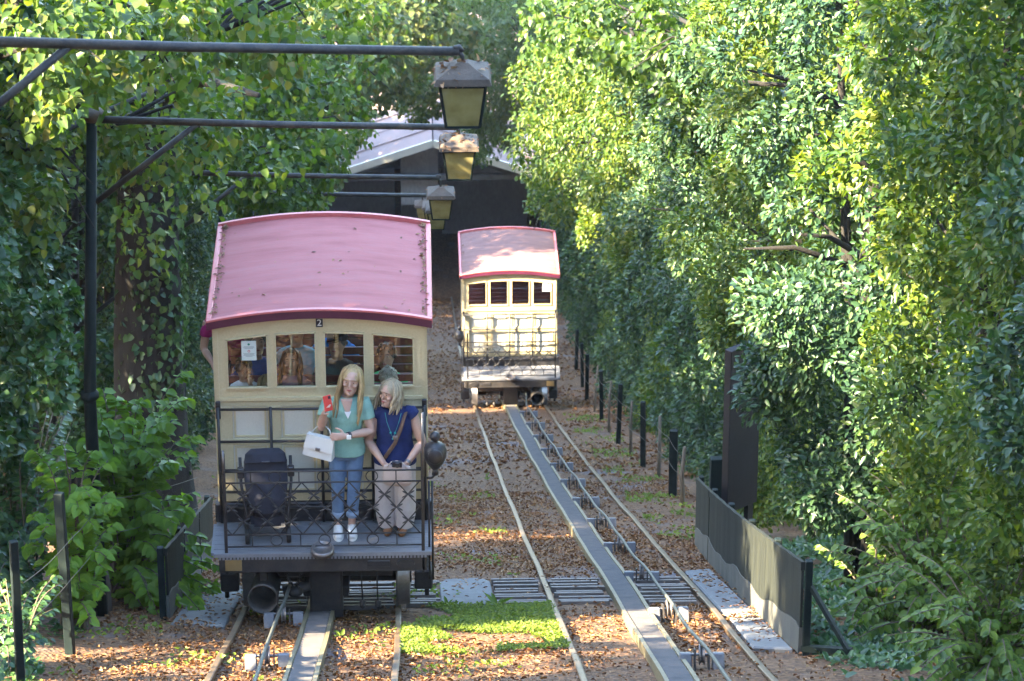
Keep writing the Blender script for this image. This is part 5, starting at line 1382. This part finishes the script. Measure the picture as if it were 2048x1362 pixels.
# overhanging limes on the left, top of the picture
def ground_base(x,y): return (x,y,zg(y)-.1)
LG='trees reaching over the line'
spray_tree('lime_tree','lime tree with big leaves hanging over the top left corner',ground_base(-5.2,27.5),
   [(gat(60,60,26.5),(.8,1.0,.8),1500),(gat(250,40,28),(.9,1.0,.6),1400),(gat(60,280,28.5),(.6,.8,.8),1000),(gat(330,220,31),(.7,.8,.6),1000),(gat(560,10,30),(.8,.8,.5),900)],M['lime'],.085,31,.88,group=LG,single=120)
spray_tree('lime_tree','lime tree with pale sunlit leaves hanging above the pink roof',ground_base(-5.4,47),
   [(gat(500,150,44),(.9,1.2,.9),1500),(gat(620,60,46),(1.1,1.2,.8),1600),(gat(540,330,47),(.7,1.0,.7),1100),(gat(640,240,48),(.7,1.0,.9),1300),(gat(450,60,43),(.9,1.0,.8),1300),(gat(600,380,51),(.45,.8,.5),700),(gat(420,330,46),(.7,.8,.9),1100)],M['lime'],.092,32,.88,group=LG)
spray_tree('lime_tree','browning tree in front of the shed roof',ground_base(-4.6,80),
   [(gat(690,80,74),(1.4,1.6,1.3),3600),(gat(790,40,78),(1.4,1.6,1.2),3600),(gat(740,160,80),(1.1,1.4,.8),1500),(gat(870,90,82),(1.1,1.3,1.0),2600),(gat(620,290,76),(.8,1.4,1.2),1800)],M['autumn'],.14,33,.85,group=LG)
spray_tree('lime_tree','green tree whose branches hang over the middle of the shed roof',ground_base(-5.2,86),
   [(gat(770,130,84),(1.1,1.4,.9),3000),(gat(840,185,87),(.8,1.2,.6),1700),(gat(700,215,83),(.8,1.2,.7),1700),(gat(640,160,82),(1.0,1.2,1.0),2000)],M['lime'],.12,37,.8,group=LG)
spray_tree('broadleaf_tree','bluish tree behind the lanterns beside the shed roof',ground_base(6.2,89),
   [(gat(1000,60,86),(1.5,2,1.6),4600),(gat(1030,160,87),(1.2,2,1.4),4000),(gat(985,210,88),(.9,1.6,1.2),3000),(gat(1100,60,88),(1.6,2,1.8),4200),(gat(930,10,90),(1.6,2,1.2),4000),(gat(960,270,91),(.8,1.4,.7),1500)],M['fartree'],.13,34,.45,False,group=LG,droop=1.0)
spray_tree('broadleaf_tree','sunlit laurel leaning over the right track above the farther car',ground_base(5.6,60),
   [(gat(1110,180,58),(.7,1.2,1.0),2200),(gat(1190,120,56),(.9,1.2,1.0),2200),(gat(1080,290,60),(.5,1.0,.7),1500),(gat(1180,280,57),(.8,1.2,1.0),2300),(gat(1250,200,54),(.8,1.2,1.0),2000),(gat(1110,380,61),(.45,.9,.5),900)],M['laurel'],.095,35,.5,False,group=LG,droop=.5)
spray_tree('lime_tree','lime tree with sunlit heart leaves filling the top right',ground_base(6.0,36),
   [(gat(1280,40,44),(1.0,1.2,.8),1600),(gat(1420,70,41),(1.1,1.2,.8),1800),(gat(1560,90,38),(1.0,1.2,.8),1700),(gat(1420,210,41),(.8,1.0,.7),1300),(gat(1700,130,36),(.9,1.0,.8),1500),(gat(1180,40,50),(1.1,1.2,.8),1500),(gat(1600,230,36),(.7,.9,.6),900),(gat(1750,370,31),(.45,.5,.45),420),(gat(1850,60,33),(.9,1,.7),1200)],M['lime'],.095,36,.85,group=LG,single=60)

# hazel bush arching out on the left
def hazel(name,label,x,y,tips,seed,per=26,size=.115,mat='hazel',single=150):
    g=np.random.default_rng(seed); t=empty(name,(x,y,zg(y)-.05)); tag(t,label,'bush'); sp=[];P=[];D=[];NN=[]
    for (dx,dy,h) in tips:
        a=Vector((g.uniform(-.15,.15),g.uniform(-.2,.2),0)); e=Vector((dx,dy,h)); m=Vector((dx*.35,dy*.35,h*.95+.15))
        pts=[]
        for k in range(9):
            u=k/8; pts.append(a*(1-u)**2+m*2*u*(1-u)+e*u*u)
        sp.append((pts,[.009*(1-.8*k/8)+.002 for k in range(9)]))
        for k in range(per):
            u=g.uniform(.15,1.0); p=a*(1-u)**2+m*2*u*(1-u)+e*u*u; tg=((m-a)*2*(1-u)+(e-m)*2*u).normalized()
            sd=1 if k%2 else -1; lat=Vector((tg.y,-tg.x,0)).normalized()*sd
            d=tg*.5+lat*.8+Vector((g.normal()*.25,g.normal()*.25,-.35)); P.append(tuple(p)); D.append(tuple(d)); NN.append((g.normal()*.25,g.normal()*.25-.25,1))
    P=np.array(P);D=np.array(D);NN=np.array(NN); sz=g.uniform(.7,1.25,len(P))*size
    link('stems',limbs_mesh('stems',sp,M['twig']),t)
    order=np.argsort(-sz)[:single]; lm=leaf_mesh('leaf',[(0,0,0)],[(1,0,0)],[(0,0,1)],[1.0],.72,M[mat])
    for i in order:
        d=Vector(D[i]).normalized(); s_=d.cross(Vector(NN[i])).normalized(); u_=s_.cross(d)
        o=link('leaf',lm,t); mt=Matrix((d,-s_,u_)).transposed().to_4x4(); mt.translation=Vector(P[i]); o.matrix_local=mt@Matrix.Scale(float(sz[i]),4)
    keep=np.ones(len(P),bool); keep[order]=False
    if keep.any(): tag(link('foliage',leaf_mesh('foliage',P[keep],D[keep],NN[keep],sz[keep],.72,M[mat]),t),kind='stuff')
g_=random.Random(3)
hazel('hazel_bush','bright green hazel bush arching out between lamp post and nearer car',-2.95,30.6,[(g_.uniform(-.35,.75),g_.uniform(-1.1,.9),g_.uniform(.35,2.15)) for i in range(85)]+[(g_.uniform(.35,1.05),g_.uniform(-2.0,-.2),g_.uniform(.15,1.0)) for i in range(26)],41,42,.125)
hazel('hazel_bush','bright green hazel sprays around the foot of the second lamp post',-3.10,27.6,[(g_.uniform(-.4,.45),g_.uniform(-1.0,.8),g_.uniform(.4,1.7)) for i in range(46)],42,36,.11)
hazel('bramble','low leafy bush in the bottom right corner',4.35,23.4,[(g_.uniform(-.9,.9),g_.uniform(-1.2,1.2),g_.uniform(.2,.9)) for i in range(95)],43,46,.075,'under',150)
hazel('bramble','leafy undergrowth below the sunlit shrub at right',4.30,26.0,[(g_.uniform(-.8,.9),g_.uniform(-1.0,1.2),g_.uniform(.3,1.3)) for i in range(70)],44,44,.08,'under',100)
hazel('bramble','dark undergrowth behind the near end of the right fence',3.95,26.9,[(g_.uniform(-.5,.9),g_.uniform(-1.0,1.2),g_.uniform(.15,.7)) for i in range(40)],45,34,.075,'under',60)
hazel('bramble','dark leafy undergrowth along the foot of the left hedge',-3.85,29.6,[(g_.uniform(-.6,.40),g_.uniform(-3.4,3.6),g_.uniform(.2,1.5)) for i in range(150)],47,48,.085,'ivy',60)
hazel('bramble','low grey-green plants in the bottom left corner',-3.25,24.3,[(g_.uniform(-.5,.35),g_.uniform(-1.0,1.4),g_.uniform(.1,.55)) for i in range(60)],46,40,.06,'ivy',60)

# tall trees behind the hedges close the view; left ones, unseen, added for shade
def tall_mesh(seed,n,size,mat):
    g=np.random.default_rng(seed); C=[];Rr=[];O=[];per=[]; m=0
    while m<n:
        d=g.normal(size=3); d/=np.linalg.norm(d); q=g.uniform(.3,1)**.5; k=int(g.uniform(40,90))
        C.append((d[0]*2.9*q,d[1]*2.9*q,7.2+d[2]*4.0*q)); Rr.append(g.uniform(.4,.8)); O.append(d); per.append(k); m+=k
    P,D,NN=clump_leaves(g,C,Rr,O,per,droop=.6)
    sp=[([Vector((0,0,-.5)),Vector((.1,0,2)),Vector((0,.1,5)),Vector((.1,0,9))],[.3,.24,.18,.06])]
    for q in range(9):
        a=g.uniform(0,6.28); h=g.uniform(3,8); sp.append(([Vector((0,0,h)),Vector((math.cos(a)*1.2,math.sin(a)*1.2,h+.7)),Vector((math.cos(a)*2.4,math.sin(a)*2.4,h+1.2))],[.10,.06,.02]))
    return leaf_mesh('crown',P,D,NN,g.uniform(.7,1.3,len(P))*size,.6,mat),limbs_mesh('trunk',sp,M['bark'])
TALL=[tall_mesh(51,13000,.17,M['fartree']),tall_mesh(52,13000,.17,M['lime'])]
def tall(x,y,s,rz,label,k,group):
    t=empty('tall_tree',(x,y,zg(y)-.2),rz); t.scale=(s,s,s); tag(t,label,'tree',group)
    link('trunk',TALL[k][1],t); tag(link('crown',TALL[k][0],t),kind='stuff')
TG='tall trees behind the hedges'
LT=[(-8.4+.3*math.sin(y*3),y,sc) for y,sc in ((-6,1.15),(-2,1.2),(2,1.2),(5.5,1.5),(9,1.75),(12.0,1.7),(14.4,1.5),(17.2,1.28),(26.4,.9),(29.2,1.08),(36.4,.98),(38.8,.96),(42.2,1.0),(45.6,.98),(49,1.0),(52.2,.95),(55.5,1.0),(63.8,1.0),(67,.98),(70,1.02),(72.5,1.05),(76,1.15),(79.5,1.5),(83,1.5),(89,1.1),(94,1.15))]  # left trees out of view, spaced and sized to shade the line
LT+=[(-11.8,y,sc) for y,sc in ((-6,1.3),(-1,1.3),(4,1.35),(8.5,1.75),(11.5,1.75),(15.2,1.45),(25.2,1.05),(27.8,1.2),(35.4,1.12),(39.5,1.15),(43.5,1.12),(47.5,1.15),(51,1.12),(54,1.15),(62,1.15),(66,1.15),(69.5,1.15),(73,1.2),(78,1.6),(83,1.6),(92,1.2))]
for i,(x,y,s) in enumerate(LT): tall(x,y,s,rnd.uniform(0,6.28),'unseen tall tree added behind the left hedge to shade the line',i%2,TG)
for i,y in enumerate([18,25,32,39,46,53,61,69,77,86,95]): tall(9.2+.2*(i%2),y,1.05,rnd.uniform(0,6.28),'tall tree rising behind the right hedge',(i+1)%2,TG)
for i in range(11): tall(-22+4.4*i+rnd.uniform(-.8,.8),124+rnd.uniform(-3,5),1.15,rnd.uniform(0,6.28),'far tree closing the view behind the shed',0,TG)
for i in range(8): tall(-20+5.6*i,140+rnd.uniform(-3,5),1.5,rnd.uniform(0,6.28),'far tree closing the view behind the shed',1,TG)

# ================================================================== ground cover
def on_ground(x,y): return zg(y)+GOFF+0.025*math.sin(x*2.3+y*0.7)*math.sin(y*1.1-x)+0.02*math.sin(x*5.1)*math.sin(y*3.7)
def litter():
    P=[];D=[];NN=[];S=[]
    def sow(n,x0,x1,y0,y1,smin,smax):
        for i in range(n):
            x=rng.uniform(x0,x1); y=rng.uniform(y0,y1)
            f=math.sin(x*1.1+y*.35)+math.sin(y*.8-x*.6)+.5*math.sin(x*3+y*1.7)
            if f<-.5 and rng.random()<.7: continue
            if f<.4 and rng.random()<.3: continue
            if any(abs(x-c)<.15 for c in TRACKS.values()) and rng.random()<.93: continue
            if 29.0<y<31.5 and (-1.7<x<.72 or .72<x<2.65) and rng.random()<.96: continue
            if -.2<x<1.25 and 26.3<y<29 and rng.random()<.7: continue
            a=rng.uniform(0,6.28); z=on_ground(x,y)+rng.uniform(.004,.03)
            P.append((x,y,z)); D.append((math.cos(a),math.sin(a),-SL*math.sin(a)+rng.normal(0,.22))); NN.append((rng.normal(0,.35),SL+rng.normal(0,.35),1)); S.append(smin+(smax-smin)*rng.random()**1.6)
    sow(68000,-3.3,3.7,21.5,46,.024,.056); sow(30000,-3.3,4.2,46,98,.045,.10); sow(1500,3.6,5.5,22,36,.04,.08)
    o=link('fallen_leaves',leaf_mesh('fallen_leaves',P,D,NN,S,.62,M['litter'],fold=.45,curl=.2)); tag(o,'brown fallen leaves scattered over the ballast','fallen leaves',kind='stuff')
    # a few that lie on slabs and planks
    P=[];D=[];NN=[];S=[]
    for i in range(420):
        k=rng.random()
        if k<.4: x,y=rng.uniform(2.74,3.0),rng.uniform(25.6,32)
        elif k<.6: x,y=rng.uniform(-2.2,-1.8),rng.uniform(28,31)
        elif k<.75: x,y=rng.uniform(.2,.64),rng.uniform(29.3,31.3)
        else: x,y=rng.uniform(-1.6,2.6),rng.uniform(29.1,31.4)
        if .13<x<.7 and k>=.75: continue
        a=rng.uniform(0,6.28); P.append((x,y,zg(y)+.016+rng.uniform(0,.006))); D.append((math.cos(a),math.sin(a),-SL*math.sin(a))); NN.append((rng.normal(0,.15),SL,1)); S.append(rng.uniform(.03,.06))
    o=link('leaves_on_slabs',leaf_mesh('leaves_on_slabs',P,D,NN,S,.6,M['litter'],fold=.25)); tag(o,'yellow-brown leaves lying on the slabs and planks','fallen leaves',kind='stuff')
litter()
def ground_plants(name,label,n,region,size,mat,seed,up=.7,patch=None):
    g=np.random.default_rng(seed); P=[];D=[];NN=[];S=[]
    while len(P)<n:
        x=g.uniform(region[0],region[1]); y=g.uniform(region[2],region[3])
        f=math.sin(x*3.3+y*1.3)+math.sin(y*2.1-x*2.2+1)+.6*math.sin(x*7+y*5)
        if patch is not None and f<patch: continue
        a=g.uniform(0,6.28); h=g.uniform(0,.05)
        P.append((x,y,on_ground(x,y)+h)); D.append((math.cos(a),math.sin(a),up+g.normal()*.3)); NN.append((g.normal()*.4,g.normal()*.4,1)); S.append(size*g.uniform(.6,1.3))
    o=link(name,leaf_mesh(name,P,D,NN,S,.6,M[mat])); tag(o,label,'ground plants',kind='stuff')
ground_plants('clover_patch','bright green moss and clover patch between the tracks',13500,(-.2,1.2,25.4,29.0),.032,'grass',61,.6,-.55)
ground_plants('weeds','small green weeds along the right edge of the ballast',1300,(2.75,3.5,36,62),.05,'grass',62,.7,.5)
ground_plants('weeds','scattered small weeds between the tracks and at the left edge',1800,(-3.2,1.0,23,48),.05,'grass',63,.7,1.1)
ground_plants('ground_ivy','dark low ground cover behind the right fence',7000,(3.2,5.2,22.5,36),.085,'ivy',64,.5,-.6)
ground_plants('ground_ivy','low ground cover at the foot of the left hedge',4000,(-4.2,-3.05,22.5,36),.075,'ivy',65,.5,-.3)
def rosette(x,y,label,n=11,size=.16):
    t=empty('broadleaf_weed',(x,y,on_ground(x,y))); tag(t,label,'weed'); g=random.Random(int(x*100))
    lm=leaf_mesh('leaf',[(0,0,0)],[(1,0,0)],[(0,0,1)],[1.0],.28,M['under'],curl=.35)
    for i in range(n):
        a=i*2.4; e=g.uniform(.35,1.1); d=Vector((math.cos(a)*math.cos(e),math.sin(a)*math.cos(e),math.sin(e))); s_=d.cross(Vector((0,0,1))).normalized(); u_=s_.cross(d)
        o=link('leaf',lm,t); mt=Matrix((d,-s_,u_)).transposed().to_4x4(); o.matrix_local=mt@Matrix.Scale(size*g.uniform(.7,1.2),4)
rosette(.68,29.05,'strap-leaved weed at the right foot of the stone slab'); rosette(.22,29.0,'small weed at the left foot of the stone slab',8,.11); rosette(1.05,25.6,'small weed at the lower right of the clover patch',8,.12)

# ================================================================== morning air
hz=MB().box(-45,45,-15,181,-59.6,18.6).build('haze',M['wire'])
hz.data.materials.clear()
hm=bpy.data.materials.new('morning_air'); hm.use_nodes=True; hn=hm.node_tree; hn.nodes.clear()
ho=hn.nodes.new('ShaderNodeOutputMaterial'); hv=hn.nodes.new('ShaderNodeVolumePrincipled')
hv.inputs['Color'].default_value=(0.92,0.93,0.95,1); hv.inputs['Density'].default_value=0.00015; hv.inputs['Anisotropy'].default_value=0.2
hn.links.new(hv.outputs[0],ho.inputs['Volume']); hz.data.materials.append(hm)
tag(hz,'thin morning haze in the air of the cutting','haze',kind='stuff')
